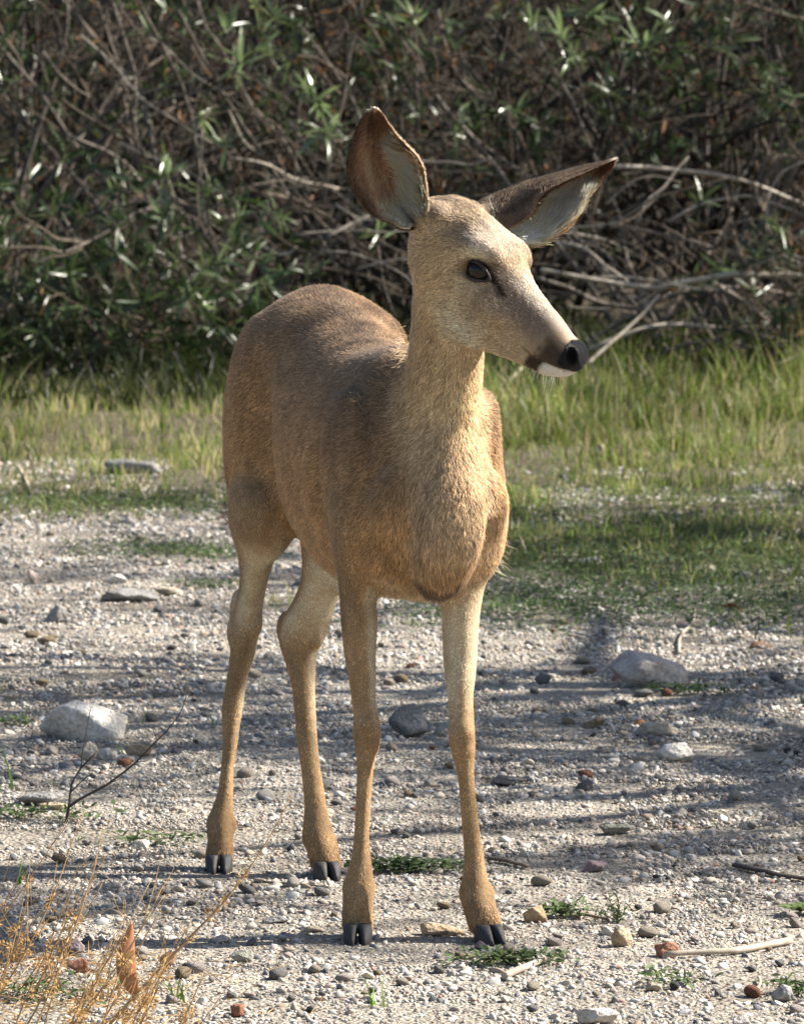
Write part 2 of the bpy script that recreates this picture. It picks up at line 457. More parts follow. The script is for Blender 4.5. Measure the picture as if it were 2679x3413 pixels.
# near ear (the deer's right): the cup opens to the camera and a little to the right
eL = [(872, 486), (852, 485), (831, 472.7), (794, 457.8), (765.5, 428), (747.6, 395), (740, 360), (742, 335), (750.6, 296.6), (765.5, 260.7), (780, 238), (792, 229)]
eM = [(885, 484), (868, 455), (852, 425), (838, 395), (826, 360), (816, 325), (807, 290), (799, 258), (793, 229.5)]
eR = [(905, 470), (908, 440), (906, 405), (902, 375.7), (898.4, 357.8), (886.4, 333.9), (862.5, 308.5), (835.7, 278.7), (814.8, 245.8), (803, 232), (794, 229)]
cL = curve3(eL, 9.79, 9.74, bulge=-.020); cM = curve3(eM, 9.835, 9.745, bulge=.040); cR = curve3(eR, 9.80, 9.74, bulge=-.012)
cLM = (cL + cM) / 2 + np.array([0, .016, 0]) * np.sin(np.pi * np.linspace(0, 1, NT_))[:, None]
cMR = (cR + cM) / 2 + np.array([.004, .018, 0]) * np.sin(np.pi * np.linspace(0, 1, NT_))[:, None]
EAR_R = ear_mesh('ear', ear_grid([cL, cLM, cM, cMR, cR], np.linspace(0, 1, NS_)), .006, np.array([0, -1.0, 0]))
# far ear (the deer's left): seen half edge on, its front rim rolled over
fLow = [(1088, 512), (1111, 523), (1140, 524.7), (1162.7, 515.4), (1191.4, 499), (1218, 474), (1238.7, 447.7), (1253, 421), (1279.7, 388), (1304, 355), (1310, 338)]
fTop = [(1015, 432), (1040, 421), (1070, 408.7), (1111, 394), (1162.7, 380), (1210, 365.6), (1245, 355), (1286, 343), (1303, 337), (1310.5, 337)]
fRim = [(1070, 490), (1091, 480.5), (1119.6, 462), (1136, 445.6), (1144, 427), (1162.7, 406.6), (1203.8, 384), (1255, 361.5), (1290, 346), (1310, 337.5)]
gL = curve3(fLow, 9.905, 9.94, bulge=-.005); gT = curve3(fTop, 9.955, 9.945, bulge=.020); gR = curve3(fRim, 9.885, 9.938, bulge=-.022)
gLT = (gL + gT) / 2 + np.array([0.0, .030, 0]) * np.sin(np.pi * np.linspace(0, 1, NT_))[:, None]
gTR = gT * .5 + gR * .5 + np.array([0, -.004, .006]) * np.sin(np.pi * np.linspace(0, 1, NT_))[:, None]
EAR_L = ear_mesh('ear', ear_grid([gL, gLT, gT, gTR, gR], np.linspace(0, 1, NS_)), .006, np.array([0, -1.0, -.3]))
# ------------------------------------------------------------------ deer: colour, fur flow
def project(P):
    D = P - np.array([0, 0, CAM_H])
    fw = D[..., 1] * cp - D[..., 2] * sp; up = D[..., 1] * sp + D[..., 2] * cp
    return UC + FPX * D[..., 0] / fw, VC - FPX * up / fw
def region_d(P, names):
    d = np.full(len(P), 1.0)
    for reg, (fn, a, b), k, sub in PR:
        if reg in names and not sub: d = smin(d, fn(P), k)
    return d
def mix(a, b, t): return a * (1 - t[:, None]) + np.asarray(b) * t[:, None]
def blob(P, c, r):
    """soft round mask about a world point"""
    d = np.linalg.norm((P - np.asarray(c)) / np.asarray(r), axis=1)
    return 1 - sstep(.55, 1.0, d)
# masks on the head in its own axes
def head_masks(P):
    a, b, c = head_loc(P); ab = np.abs(b)
    nose = sstep(.2965, .3025, a + c * .40 + vnoise(P, 300) * .003) * sstep(-.0365, -.0325, c + (a - .31) * -.2)
    return a, b, c, nose
def deer_colour(P, N):
    n = len(P)
    f, s, z = body_loc(P)
    db, dn, dh, dhi, dfo = [region_d(P, [k]) for k in ('body', 'neck', 'head', 'hind', 'fore')]
    w = np.stack([np.exp(-np.maximum(d, -.01) / .012) for d in (db, dn, dh, dhi, dfo)], 1)
    w /= w.sum(1, keepdims=True)
    nz = vnoise(P, 25); nf = vnoise(P, 90)
    # body: dark grey brown along the back, warmer below, pale belly
    top = sstep(.70, .97, z)
    body = mix(np.tile([.365, .218, .102], (n, 1)), (.215, .138, .077), top)
    body = mix(body, (.120, .085, .060), sstep(.0, .055, .055 - np.abs(s)) * sstep(.86, .93, z) * .7)
    body = mix(body, (.150, .098, .058), sstep(.45, .66, f) * (1 - sstep(.76, .84, f)) * sstep(.70, .86, z) * .75)
    body = mix(body, (.350, .205, .092), (1 - sstep(-.10, .12, f)) * .45)
    body = mix(body, (.50, .39, .26), sstep(.6, .95, -N[:, 2]) * sstep(.62, .57, z) * .8)
    front = sstep(.80, .90, f)
    body = mix(body, (.36, .26, .155), front * .3)
    col_ = sstep(.082, .060, np.abs(s - .012)) * sstep(.70, .80, f) * sstep(.60, .66, z)
    body = mix(body, (.42, .305, .19), col_ * sstep(-.1, .35, N @ DF) * .85)
    body = mix(body, (.150, .096, .055), sstep(-.055, -.085, s) * sstep(.60, .70, f) * sstep(.66, .74, z) * .4)
    # brisket dark patch
    body = mix(body, (.075, .048, .028), blob(P, bl(.865, -.010, .578), (.07, .040, .034)) * .9)
    neck = mix(np.tile([.43, .30, .165], (n, 1)), (.26, .175, .095), sstep(.02, .09, (P - NB) @ -NFr))
    neck = mix(neck, (.54, .41, .245), sstep(.04, .10, (P - NB) @ NFr) * .6)
    a, b, c, nose = head_masks(P)
    head = np.tile([.37, .27, .168], (n, 1))
    head = mix(head, (.25, .195, .14), sstep(-.012, .01, c) * (1 - sstep(.11, .16, a)))              # crown
    head = head * (1 - .45 * sstep(.45, .75, vnoise(np.stack([a * 40, b * 110, c * 40], 1), 1.0)) * sstep(-.03, .0, c) * (1 - sstep(.06, .11, a)))[:, None]
    head = mix(head, (.40, .34, .27), sstep(-.006, .012, c) * sstep(.04, .09, a) * (1 - sstep(.10, .15, a)) * .7)
    head = mix(head, (.175, .135, .105), sstep(.135, .175, a) * (1 - sstep(.25, .29, a)) * sstep(-.055, -.022, c) * (1 - sstep(.0, .010, c)) * .85)  # side of the nose, shade below the brow painted in
    head = mix(head, (.42, .37, .31), sstep(.14, .18, a) * sstep(-.004, .006, c) * .7)
    head = mix(head, (.46, .36, .235), sstep(-.055, -.09, c) * .6)
    for sd in (-1, 1):
        head = mix(head, (.47, .365, .23), blob(P, EYES[sd] - E2 * .026, (.030, .030, .018)) * .7)
        head = mix(head, (.52, .42, .29), blob(P, EYES[sd] + E2 * .026 - E1 * .006, (.034, .03, .014)) * .75)
        head = mix(head, (.13, .085, .055), blob(P, EYES[sd] + E2 * .014 + E1 * .026, (.015, .03, .011)) * .85)
        q1, q2 = (P - EYES[sd]) @ E1, (P - EYES[sd]) @ E2
        near = (b * sd > .02)
        head = mix(head, (.022, .014, .010), (1 - sstep(.85, 1.12, np.sqrt((q1 / .0255)**2 + (q2 / .0185)**2))) * near)
        head = mix(head, (.024, .016, .011), (1 - sstep(.7, 1.1, np.sqrt(((a - .148) / .014)**2 + ((c + .0115 + (a - .148) * .2) / .0075)**2))) * near)
        head = mix(head, (.040, .024, .016), (1 - sstep(.7, 1.1, np.sqrt(((a - .168) / .014)**2 + ((c + .0165 + (a - .168) * .3) / .0060)**2))) * near)
    head = mix(head, (.10, .065, .045), sstep(.246, .254, a) * (1 - sstep(.272, .280, a)) * (1 - sstep(.0010, .0026, np.abs(c + .057))) * .8)
    cm = -.0635 + (a - .262) * .46                                        # mouth line
    head = mix(head, (.050, .034, .024), sstep(.268, .290, a + vnoise(P, 160) * .014) * sstep(-.004, .001, c - cm) * (1 - sstep(-.020, -.004, c)) * .93)  # dark muzzle
    head = mix(head, (.74, .69, .60), sstep(.284, .296, a + (vnoise(P, 220) - .5) * .012) * sstep(.002, -.002, c - cm))                # white chin
    head = mix(head, (.030, .020, .014), sstep(.262, .268, a) * (1 - sstep(.287, .293, a)) * sstep(.004, -.001, c - cm) * sstep(-.030, -.020, c - cm) * .95)  # dark band behind the mouth
    head = mix(head, (.014, .012, .013), nose)
    thr = sstep(-.085, -.11, c) * sstep(.10, .15, a)
    head = mix(head, (.56, .47, .34), thr * .85)
    # legs: tan outside, cream on inner sides and at the back of the thigh
    xx = N @ DS
    fr = np.where(s < 0, xx, -xx)          # >0 towards the body's middle plane
    legc = mix(np.tile([.37, .245, .130], (n, 1)), (.52, .405, .27), sstep(.05, .75, fr) * sstep(.16, .34, z))
    legc = mix(legc, (.245, .155, .085), sstep(.14, .02, z) * .55)
    legc = mix(legc, (.66, .53, .37), sstep(-.15, .4, N @ DF) * sstep(.385, .45, z) * (f < .35) * (1 - sstep(.54, .595, z)) * .95)
    fore = mix(np.tile([.37, .245, .130], (n, 1)), (.60, .49, .35), sstep(.15, .75, fr) * sstep(.30, .42, z))
    fore = mix(fore, (.60, .48, .33), sstep(.33, .46, z) * (s > 0) * .85)  # upper left foreleg paler: sunlight on it put into the colour
    fore = mix(fore, (.235, .155, .085), sstep(.44, .56, z) * (s < 0) * sstep(.3, -.3, fr) * .8)
    fore = mix(fore, (.26, .165, .085), blob(P, at(778, 1570, 9.99), (.03, .05, .030)) * .55)
    fore = mix(fore, (.26, .165, .085), blob(P, at(992, 1570, 9.97), (.02, .05, .014)) * .6)
    fore = mix(fore, (.245, .155, .085), sstep(.14, .02, z) * .5)
    col = body * w[:, :1] + neck * w[:, 1:2] + head * w[:, 2:3] + legc * w[:, 3:4] + fore * w[:, 4:5]
    col = col * (0.86 + .28 * nz)[:, None] * (0.9 + .2 * nf)[:, None]
    # flow of the coat
    fl_b = -DF * .8 - UPV * .55 + np.outer(s, DS) * .2
    fl_b = fl_b + np.outer(sstep(.78, .9, f), DF * .7 - UPV * .6)
    fl_n = np.tile(-NA * .95 - NFr * .15, (n, 1))
    fl_h = np.tile(-HF * .95 - HU * .25, (n, 1)) - np.outer(b, -HS) * 3
    fl_l = np.tile(-UPV - DF * .12, (n, 1))
    flow = fl_b * w[:, :1] + fl_n * w[:, 1:2] + fl_h * w[:, 2:3] + fl_l * (w[:, 3:4] + w[:, 4:5])
    length = np.array([.013, .016, .0065, .0048, .0048])
    ln = w @ length
    ln = ln + .006 * sstep(.83, .9, f) * sstep(.70, .60, z) * w[:, 0] + .010 * sstep(.5, .9, -N[:, 2]) * w[:, 0]
    ln = ln * (1 - .65 * sstep(.20, .28, a) * w[:, 2]) + .006 * sstep(.06, .035, z)
    bare = np.clip(nose + sum((1 - sstep(.8, 1.0, np.sqrt((((P - EYES[sd]) @ E1) / .0225)**2 + (((P - EYES[sd]) @ E2) / .0160)**2))) * (b * sd > .02) for sd in (-1, 1)), 0, 1) * (w[:, 2] > .4)
    return col, flow, ln, bare, nose * (w[:, 2] > .5), w

DCOL, DFLOW, DLEN, DBARE, DNOSE, DW = deer_colour(DV, DN)

# ------------------------------------------------------------------ materials of the deer
def coat_material(name, gloss=.18, trans=.26, attr_normal=True):
    m, nt, b = new_mat(name)
    ca = nd(nt, 'ShaderNodeAttribute', attribute_name='coat')
    b.inputs['Roughness'].default_value = .72
    b.inputs['Specular IOR Level'].default_value = gloss
    b.inputs['Sheen Weight'].default_value = .08
    nz = nd(nt, 'ShaderNodeTexNoise'); nz.inputs['Scale'].default_value = 420; nz.inputs['Detail'].default_value = 3
    mm = nd(nt, 'ShaderNodeMapRange'); mm.inputs[1].default_value = .3; mm.inputs[2].default_value = .7; mm.inputs[3].default_value = .75; mm.inputs[4].default_value = 1.2
    mul = nd(nt, 'ShaderNodeMixRGB', blend_type='MULTIPLY'); mul.inputs[0].default_value = 1
    nt.links.new(nz.outputs[0], mm.inputs[0]); nt.links.new(ca.outputs['Color'], mul.inputs[1]); nt.links.new(mm.outputs[0], mul.inputs[2])
    nt.links.new(mul.outputs[0], b.inputs['Base Color'])
    tr = nd(nt, 'ShaderNodeBsdfTranslucent'); nt.links.new(mul.outputs[0], tr.inputs[0])
    mx = nd(nt, 'ShaderNodeMixShader'); mx.inputs[0].default_value = trans
    if attr_normal:
        na = nd(nt, 'ShaderNodeAttribute', attribute_name='coat_normal')
        vt = nd(nt, 'ShaderNodeVectorTransform', vector_type='NORMAL', convert_from='OBJECT', convert_to='WORLD')
        nt.links.new(na.outputs['Vector'], vt.inputs[0]); nt.links.new(vt.outputs[0], b.inputs['Normal'])
    nt.links.new(b.outputs[0], mx.inputs[1]); nt.links.new(tr.outputs[0], mx.inputs[2])
    nt.links.new(mx.outputs[0], nt.nodes['Material Output'].inputs[0])
    return m
M_FUR = coat_material('deer_fur')
def skin_material():
    m, nt, b = new_mat('deer_skin')
    ca = nd(nt, 'ShaderNodeAttribute', attribute_name='coat')
    nz = nd(nt, 'ShaderNodeTexNoise'); nz.inputs['Scale'].default_value = 300
    mm = nd(nt, 'ShaderNodeMapRange'); mm.inputs[3].default_value = .5; mm.inputs[4].default_value = 1.0
    mul = nd(nt, 'ShaderNodeMixRGB', blend_type='MULTIPLY'); mul.inputs[0].default_value = 1
    nt.links.new(nz.outputs[0], mm.inputs[0]); nt.links.new(ca.outputs['Color'], mul.inputs[1]); nt.links.new(mm.outputs[0], mul.inputs[2])
    nt.links.new(mul.outputs[0], b.inputs['Base Color'])
    b.inputs['Roughness'].default_value = .85; b.inputs['Specular IOR Level'].default_value = .1
    return m
M_SKIN = skin_material()
def dark_gloss(name, col, rough, bump=0, scale=200, coat=0, spec=.4):
    m, nt, b = new_mat(name)
    nz = nd(nt, 'ShaderNodeTexNoise'); nz.inputs['Scale'].default_value = scale
    r = ramp(nt, [(.3, [c * .7 for c in col]), (.7, [c * 1.3 for c in col])])
    nt.links.new(nz.outputs[0], r.inputs[0]); nt.links.new(r.outputs[0], b.inputs['Base Color'])
    b.inputs['Roughness'].default_value = rough
    b.inputs['Specular IOR Level'].default_value = spec
    b.inputs['Coat Weight'].default_value = coat; b.inputs['Coat Roughness'].default_value = .05
    if bump:
        vo = nd(nt, 'ShaderNodeTexVoronoi'); vo.inputs['Scale'].default_value = scale * 2.2
        bp = nd(nt, 'ShaderNodeBump'); bp.inputs['Strength'].default_value = bump; bp.inputs['Distance'].default_value = .001
        nt.links.new(vo.outputs[0], bp.inputs['Height']); nt.links.new(bp.outputs[0], b.inputs['Normal'])
    return m
M_NOSE = dark_gloss('wet_nose', (.005, .0045, .005), .40, 1.0, 260, .0, .25)
M_EYE = dark_gloss('eye', (.009, .005, .004), .05, 0, 60, .0, .3)
M_LID = dark_gloss('eyelid', (.020, .014, .011), .45, .2, 400)
M_HOOF = dark_gloss('hoof_horn', (.030, .029, .030), .60, .3, 55)
def ear_material():
    m, nt, b = new_mat('ear_skin')
    ca = nd(nt, 'ShaderNodeAttribute', attribute_name='coat')
    nz = nd(nt, 'ShaderNodeTexNoise'); nz.inputs['Scale'].default_value = 350
    mm = nd(nt, 'ShaderNodeMapRange'); mm.inputs[3].default_value = .7; mm.inputs[4].default_value = 1.2
    mul = nd(nt, 'ShaderNodeMixRGB', blend_type='MULTIPLY'); mul.inputs[0].default_value = 1
    nt.links.new(nz.outputs[0], mm.inputs[0]); nt.links.new(ca.outputs['Color'], mul.inputs[1]); nt.links.new(mm.outputs[0], mul.inputs[2])
    nt.links.new(mul.outputs[0], b.inputs['Base Color']); b.inputs['Roughness'].default_value = .8; b.inputs['Specular IOR Level'].default_value = .1
    warm = nd(nt, 'ShaderNodeMixRGB'); warm.inputs[0].default_value = .22; warm.inputs[2].default_value = (.75, .42, .28, 1)
    nt.links.new(mul.outputs[0], warm.inputs[1])
    tr = nd(nt, 'ShaderNodeBsdfTranslucent'); nt.links.new(warm.outputs[0], tr.inputs[0])
    mx = nd(nt, 'ShaderNodeMixShader'); mx.inputs[0].default_value = .5
    nt.links.new(b.outputs[0], mx.inputs[1]); nt.links.new(tr.outputs[0], mx.inputs[2]); nt.links.new(mx.outputs[0], nt.nodes['Material Output'].inputs[0])
    return m
M_EAR = ear_material()
M_EARFUR = coat_material('ear_hair', .15, .45)
M_WHISK, _nt, _b = new_mat('whisker'); _b.inputs['Base Color'].default_value = (.7, .66, .58, 1); _b.inputs['Roughness'].default_value = .4

# ------------------------------------------------------------------ fur strands
CAMV = np.array([0, 0, CAM_H])
def hair_mesh(name, P, N, flow, ln, col, width=.0012, lift=(.14, .38), seg_bend=.35, mat=None):
    n = len(P)
    flow = flow + .22 * rng.standard_normal((n, 3))
    T = norm(flow - N * (flow * N).sum(1, keepdims=True))
    S = np.cross(T, N)
    L = (ln * rng.uniform(.7, 1.25, n))[:, None]
    lf = rng.uniform(lift[0], lift[1], n)[:, None]
    W = (width * rng.uniform(.7, 1.3, n))[:, None]
    root = P - N * .0008
    mid = root + T * L * .5 + N * L * lf * .62
    tip = root + T * L + N * L * lf
    V = np.stack([root - S * W / 2, root + S * W / 2, mid + S * W * .42, mid - S * W * .42, tip], 1).reshape(-1, 3)
    k = np.arange(n)[:, None] * 5
    Q = np.hstack([k, k + 1, k + 2, k + 3]); Tt = np.hstack([k + 3, k + 2, k + 4])
    me = np_mesh(name, V, [Q, Tt], True, mat or M_FUR)
    br = rng.uniform(.58, 1.42, n)[:, None]
    c0, c1, c2 = col * br * 1.05, col * br * 1.48, col * br * 1.52
    dk = (rng.random(n) < .28)[:, None]
    c2 = np.where(dk, col * .4, c2)
    set_col(me, 'coat', np.clip(np.stack([c0, c0, c1, c1, c2], 1).reshape(-1, 3), 0, .9))
    nn = norm(N + .10 * rng.standard_normal((n, 3)))
    set_vec(me, 'coat_normal', np.repeat(nn, 5, axis=0))
    return me
def sample_faces(V, F, area, weight, count):
    w = area * weight; cw = np.cumsum(w); cw /= cw[-1]
    fi = np.searchsorted(cw, rng.random(count)); fi = np.clip(fi, 0, len(F) - 1)
    a, b = rng.random((2, count))
    bw = np.stack([(1 - a) * (1 - b), a * (1 - b), a * b, (1 - a) * b], 1)
    return fi, bw
def interp(A, F, fi, bw):
    return np.einsum('nk,nk...->n...', bw, A[F[fi]]) if A.ndim == 1 else np.einsum('nk,nkd->nd', bw, A[F[fi]])

deer = empty('deer', bl(.4, 0, 0))
tag(deer, 'brown doe standing on the gravel with large ears spread and head turned', 'deer')
def deer_part(name, me):
    o = mesh_obj(name, me, deer)
    o.matrix_parent_inverse = Matrix.Translation(deer.location).inverted()
    return o
deer_me = np_mesh('deer_body', DV, DFc, True, M_SKIN)
set_col(deer_me, 'coat', DCOL * .95)
body_o = deer_part('body', deer_me)

tocam = norm(CAMV - DV)
face_vis = sstep(-.45, -.05, (DN * tocam).sum(1))
head_w = DW[:, 2]
dens = (0.12 + .88 * face_vis) * (1 - DBARE) * (1 + 1.3 * head_w + .6 * (DW[:, 3] + DW[:, 4]) + 2.5 * sstep(.075, .04, DV[:, 2])) * (DV[:, 2] > .022)
N_HAIR = 400000
fi, bw = sample_faces(DV, DFc, DArea, dens[DFc].mean(1), N_HAIR)
hp_, hn_ = interp(DV, DFc, fi, bw), norm(interp(DN, DFc, fi, bw))
hc_, hf_, hl_ = interp(DCOL, DFc, fi, bw), interp(DFLOW, DFc, fi, bw), interp(DLEN, DFc, fi, bw)
bare_ = interp(DBARE, DFc, fi, bw)
ok = rng.random(N_HAIR) > bare_ * 1.6
clump = vnoise(hp_, 140)
hl_ = hl_ * (.70 + .6 * clump)
hc_ = hc_ * (.72 + .42 * vnoise(hp_ * np.array([1, 1, .5]), 120) + .18 * vnoise(hp_, 300))[:, None]
hf_ = hf_ + .35 * (np.stack([vnoise(hp_ + 7, 45), vnoise(hp_ + 17, 45), vnoise(hp_ + 27, 45)], 1) - .5)
fur = deer_part('coat', hair_mesh('coat', hp_[ok], hn_[ok], hf_[ok], hl_[ok], hc_[ok], width=.0013))
tag(fur, kind='stuff')

# nose: the wet pad, lifted just off the muzzle
nf = DFc[(DNOSE[DFc] > .5).all(1)]
u_, inv = np.unique(nf, return_inverse=True)
nose_o = deer_part('nose', np_mesh('nose', DV[u_] + DN[u_] * .0008, inv.reshape(-1, 4), True, M_NOSE))

# eyes with dark lids
def uv_sphere(c, axes, r, nu=28, nv=16):
    th = np.linspace(0, 2 * np.pi, nu, endpoint=False); ph = np.linspace(0, np.pi, nv)
    P = np.stack([np.outer(np.sin(ph), np.cos(th)), np.outer(np.sin(ph), np.sin(th)), np.outer(np.cos(ph), np.ones(nu))], -1)
    M = np.array([norm(a) for a in axes])
    V = np.asarray(c) + (P * np.asarray(r)).reshape(-1, 3) @ M
    i, j = np.meshgrid(np.arange(nv - 1), np.arange(nu), indexing='ij')
    F = np.stack([i * nu + j, (i + 1) * nu + j, (i + 1) * nu + (j + 1) % nu, i * nu + (j + 1) % nu], -1).reshape(-1, 4)
    return V, F
for sd in (-1, 1):
    V, F = uv_sphere(EYES[sd] - HS * sd * .002, (E1, E2, HS), (.0195, .0165, .0155))
    eye = deer_part('eye', np_mesh('eye', V, F, True, M_EYE))
    # almond ring
    n = 40; t = np.linspace(0, 2 * np.pi, n, endpoint=False)
    ra, rc_ = .0205, .0138
    base = EYES[sd] + HS * sd * .0085
    ringc = np.array([base + E1 * ra * np.cos(x) * (1.22 if np.cos(x) > 0 else 1.0) + E2 * (rc_ * np.sin(x) * (1 - .3 * max(np.cos(x), 0)) - .005 * max(np.cos(x), 0)**2)
                      - HS * sd * .0075 * abs(np.cos(x))**2 for x in t])
    tan = norm(np.roll(ringc, -1, 0) - np.roll(ringc, 1, 0))
    out = norm(ringc - base); bn = np.cross(tan, out)
    m = 8; ph = np.linspace(0, 2 * np.pi, m, endpoint=False)
    V = (ringc[:, None] + .0030 * (np.cos(ph)[None, :, None] * out[:, None] + np.sin(ph)[None, :, None] * bn[:, None])).reshape(-1, 3)
    i, j = np.meshgrid(np.arange(n), np.arange(m), indexing='ij')
    F = np.stack([i * m + j, ((i + 1) % n) * m + j, ((i + 1) % n) * m + (j + 1) % m, i * m + (j + 1) % m], -1).reshape(-1, 4)
    lid = mesh_obj('eyelid', np_mesh('eyelid', V, F, True, M_LID), eye)
    lid.matrix_parent_inverse = Matrix.Identity(4)
    # lashes
    LP = []
    LQ = []
    for x in np.linspace(.35, 2.7, 46):
        p = base + E1 * ra * np.cos(x) + E2 * rc_ * np.sin(x) - HS * sd * .0065 * np.cos(x)**2
        d = norm(HS * sd * .8 + HU * .25 + HF * (.5 + .3 * rng.standard_normal()) - HU * .5 * rng.random())
        q = p + d * .011 * rng.uniform(.7, 1.2); w_ = norm(np.cross(d, HS)) * .0004
        k = len(LP); LP += [p - w_, p + w_, q]; LQ.append((k, k + 1, k + 2))
    lash = mesh_obj('eyelashes', np_mesh('eyelashes', np.array(LP), np.array(LQ), True, M_LID), eye)
    lash['kind'] = 'stuff'

# ears with their own fur
def ear_colour(st, inner, far):
    t, s = st[:, 0], st[:, 1]
    n = len(t)
    P3 = np.stack([t * 1.0, s * 1.0, inner], 1)
    outer = mix(np.tile([.19, .145, .105], (n, 1)), (.115, .085, .06), sstep(.55, .95, t))
    outer = mix(outer, (.60, .52, .42), sstep(.93, .98, t))
    q = s if not far else 1 - s          # q=1 at the front rim
    inn = np.tile([.36, .255, .185], (n, 1))
    inn = mix(inn, (.86, .68, .50), sstep(.55, .75, q) * (1 - sstep(.95, 1, q)) * (1 - sstep(.70, .86, t)))
    inn = mix(inn, (.64, .55, .43), (1 - sstep(.20, .36, t)) * .8)
    inn = mix(inn, (.115, .075, .05), sstep(.20, .04, q) * sstep(.12, .3, t) * .85)
    inn = mix(inn, (.10, .065, .042), sstep(.66, .88, t) * .85)
    inn = mix(inn, (.24, .10, .07), np.exp(-((q - .60) / .09)**2 - ((t - .58) / .17)**2) * .75)
    inn = mix(inn, (.10, .06, .045), np.exp(-((q - .62) / .12)**2 - ((t - .42) / .07)**2) * .6)
    inn = mix(inn, (.62, .55, .47), sstep(.945, .985, t))
    c = np.where(inner[:, None] > .5, np.clip(inn * np.array([1.6, 1.45, 1.3]), 0, .82), outer * np.array([1.4, 1.35, 1.3]))
    fine = vnoise(np.stack([t * 7, s * 60, inner * 9], 1), 1.0)
    blot = vnoise(np.stack([t * 5, s * 4, inner * 9], 1), 1.0)
    return c * (.18 + .95 * fine + .40 * vnoise(P3, 40) + .25 * blot)[:, None]
for E, far in ((EAR_R, False), (EAR_L, True)):
    V, F, st, inner, N = E
    c = ear_colour(st, inner, far)
    me = np_mesh('ear', V, F, True, M_EAR); set_col(me, 'coat', c * .9)
    ear = deer_part('ear', me)
    e1 = V[F[:, 1]] - V[F[:, 0]]; e2 = V[F[:, 3]] - V[F[:, 0]]
    area = np.linalg.norm(np.cross(e1, e2), axis=1)
    cnt = 26000
    fi, bw = sample_faces(V, F, area, np.ones(len(F)), cnt)
    p_, n_, c_ = interp(V, F, fi, bw), norm(interp(N, F, fi, bw)), interp(c, F, fi, bw)
    t_ = interp(st[:, 0], F, fi, bw); s_ = interp(st[:, 1], F, fi, bw); in_ = interp(inner, F, fi, bw)
    nt_ = NT_
    axis_ = norm(V[(nt_ - 1) * NS_ + NS_ // 2] - V[NS_ // 2])
    cross_ = norm(V[(nt_ // 2) * NS_ + NS_ - 1] - V[(nt_ // 2) * NS_])
    q_ = s_ if not far else 1 - s_
    rimdir = (cross_ if not far else -cross_)
    flow = axis_ * .7 + np.where((in_ > .5)[:, None], -rimdir[None] * ((q_ - .45) * 1.6)[:, None], 0)
    ln = np.where(in_ > .5, .009 + .018 * sstep(.50, .75, q_) * (1 - sstep(.6, .8, t_)), .0055)
    ln = ln * (1 - .4 * sstep(.7, .95, t_))
    edge_ = np.abs(s_ - .5) * 2
    c_ = np.where(((in_ > .5) & (q_ > .5) & (t_ < .75))[:, None], np.clip(c_ * np.array([1.25, 1.15, 1.02]), 0, .9), c_)
    flow = flow + np.where((edge_ > .86)[:, None], np.sign(s_ - .5)[:, None] * cross_[None] * .8, 0)
    ef = deer_part('ear_fur', hair_mesh('ear_fur', p_, n_, flow, ln, c_, width=.0012, lift=(.3, .85), mat=M_EARFUR))
    ef.parent = ear; ef.matrix_parent_inverse = Matrix.Identity(4)
    tag(ef, kind='stuff')

# hooves: two horn claws each
def claw(side, L, W, Hh):
    rings = []
    m = 16
    th = np.linspace(0, 2 * np.pi, m, endpoint=False)
    for h, fw0, fw1, wd in ((0.0, -.42, .60, .84), (.06, -.44, .63, .90), (.5, -.42, .48, .97), (.95, -.38, .32, .98), (1.3, -.30, .18, .80)):
        fwd = np.where(np.cos(th) > 0, np.cos(th) * fw1, -np.cos(th) * fw0) * L
        # pointed toe, flat inner wall
        wdt = np.sin(th) * W * wd * (1 - .45 * np.clip(np.cos(th), 0, 1)**2 * (1 - h * .5))
        wdt = np.where(wdt * side < 0, wdt * .58, wdt)
        rings.append(np.stack([fwd, wdt + side * W * (.60 + .05 * (1 - h)), np.full(m, h * Hh)], 1))
    V = np.concatenate(rings + [rings[0].mean(0)[None], rings[-1].mean(0)[None]])
    F = [(k * m + i, k * m + (i + 1) % m, (k + 1) * m + (i + 1) % m, (k + 1) * m + i) for k in range(len(rings) - 1) for i in range(m)]
    n = len(rings) * m
    T = [(i, n, (i + 1) % m) for i in range(m)] + [((len(rings) - 1) * m + i, (len(rings) - 1) * m + (i + 1) % m, n + 1) for i in range(m)]
    return V, np.array(F), np.array(T)
def hoof(u, v, rot, L=.056, W=.0148, Hh=.0225, fetlock=None):
    base = on_ground(u, v)
    ca, sa = math.sin(rot), -math.cos(rot)          # heading from +x axis: rot 0 faces the camera
    R = np.array([[ca, -sa, 0], [sa, ca, 0], [0, 0, 1]])
    h = empty('hoof', base)
    h.parent = deer; h.matrix_parent_inverse = Matrix.Translation(deer.location).inverted()
    for sd in (-1, 1):
        V, F, T = claw(sd, L, W, Hh)
        o = mesh_obj('claw', np_mesh('claw', V @ R.T, [F, T], True, M_HOOF), h)
    for sd in (-1, 1):
        c = np.array([-.056, sd * .014, .060]) @ R.T
        Vv, Ff = uv_sphere(c, (R @ np.array([.4, 0, -.9]), R @ np.array([0, 1, 0]), R @ np.array([.9, 0, .4])), (.014, .0075, .008), 12, 8)
        mesh_obj('dewclaw', np_mesh('dewclaw', Vv, Ff, True, M_HOOF), h)
    return h
hoof(760, 2003, math.radians(2))
hoof(1040, 2004, math.radians(27))
hoof(466, 1852, math.radians(2))
hoof(695, 1868, math.radians(15))

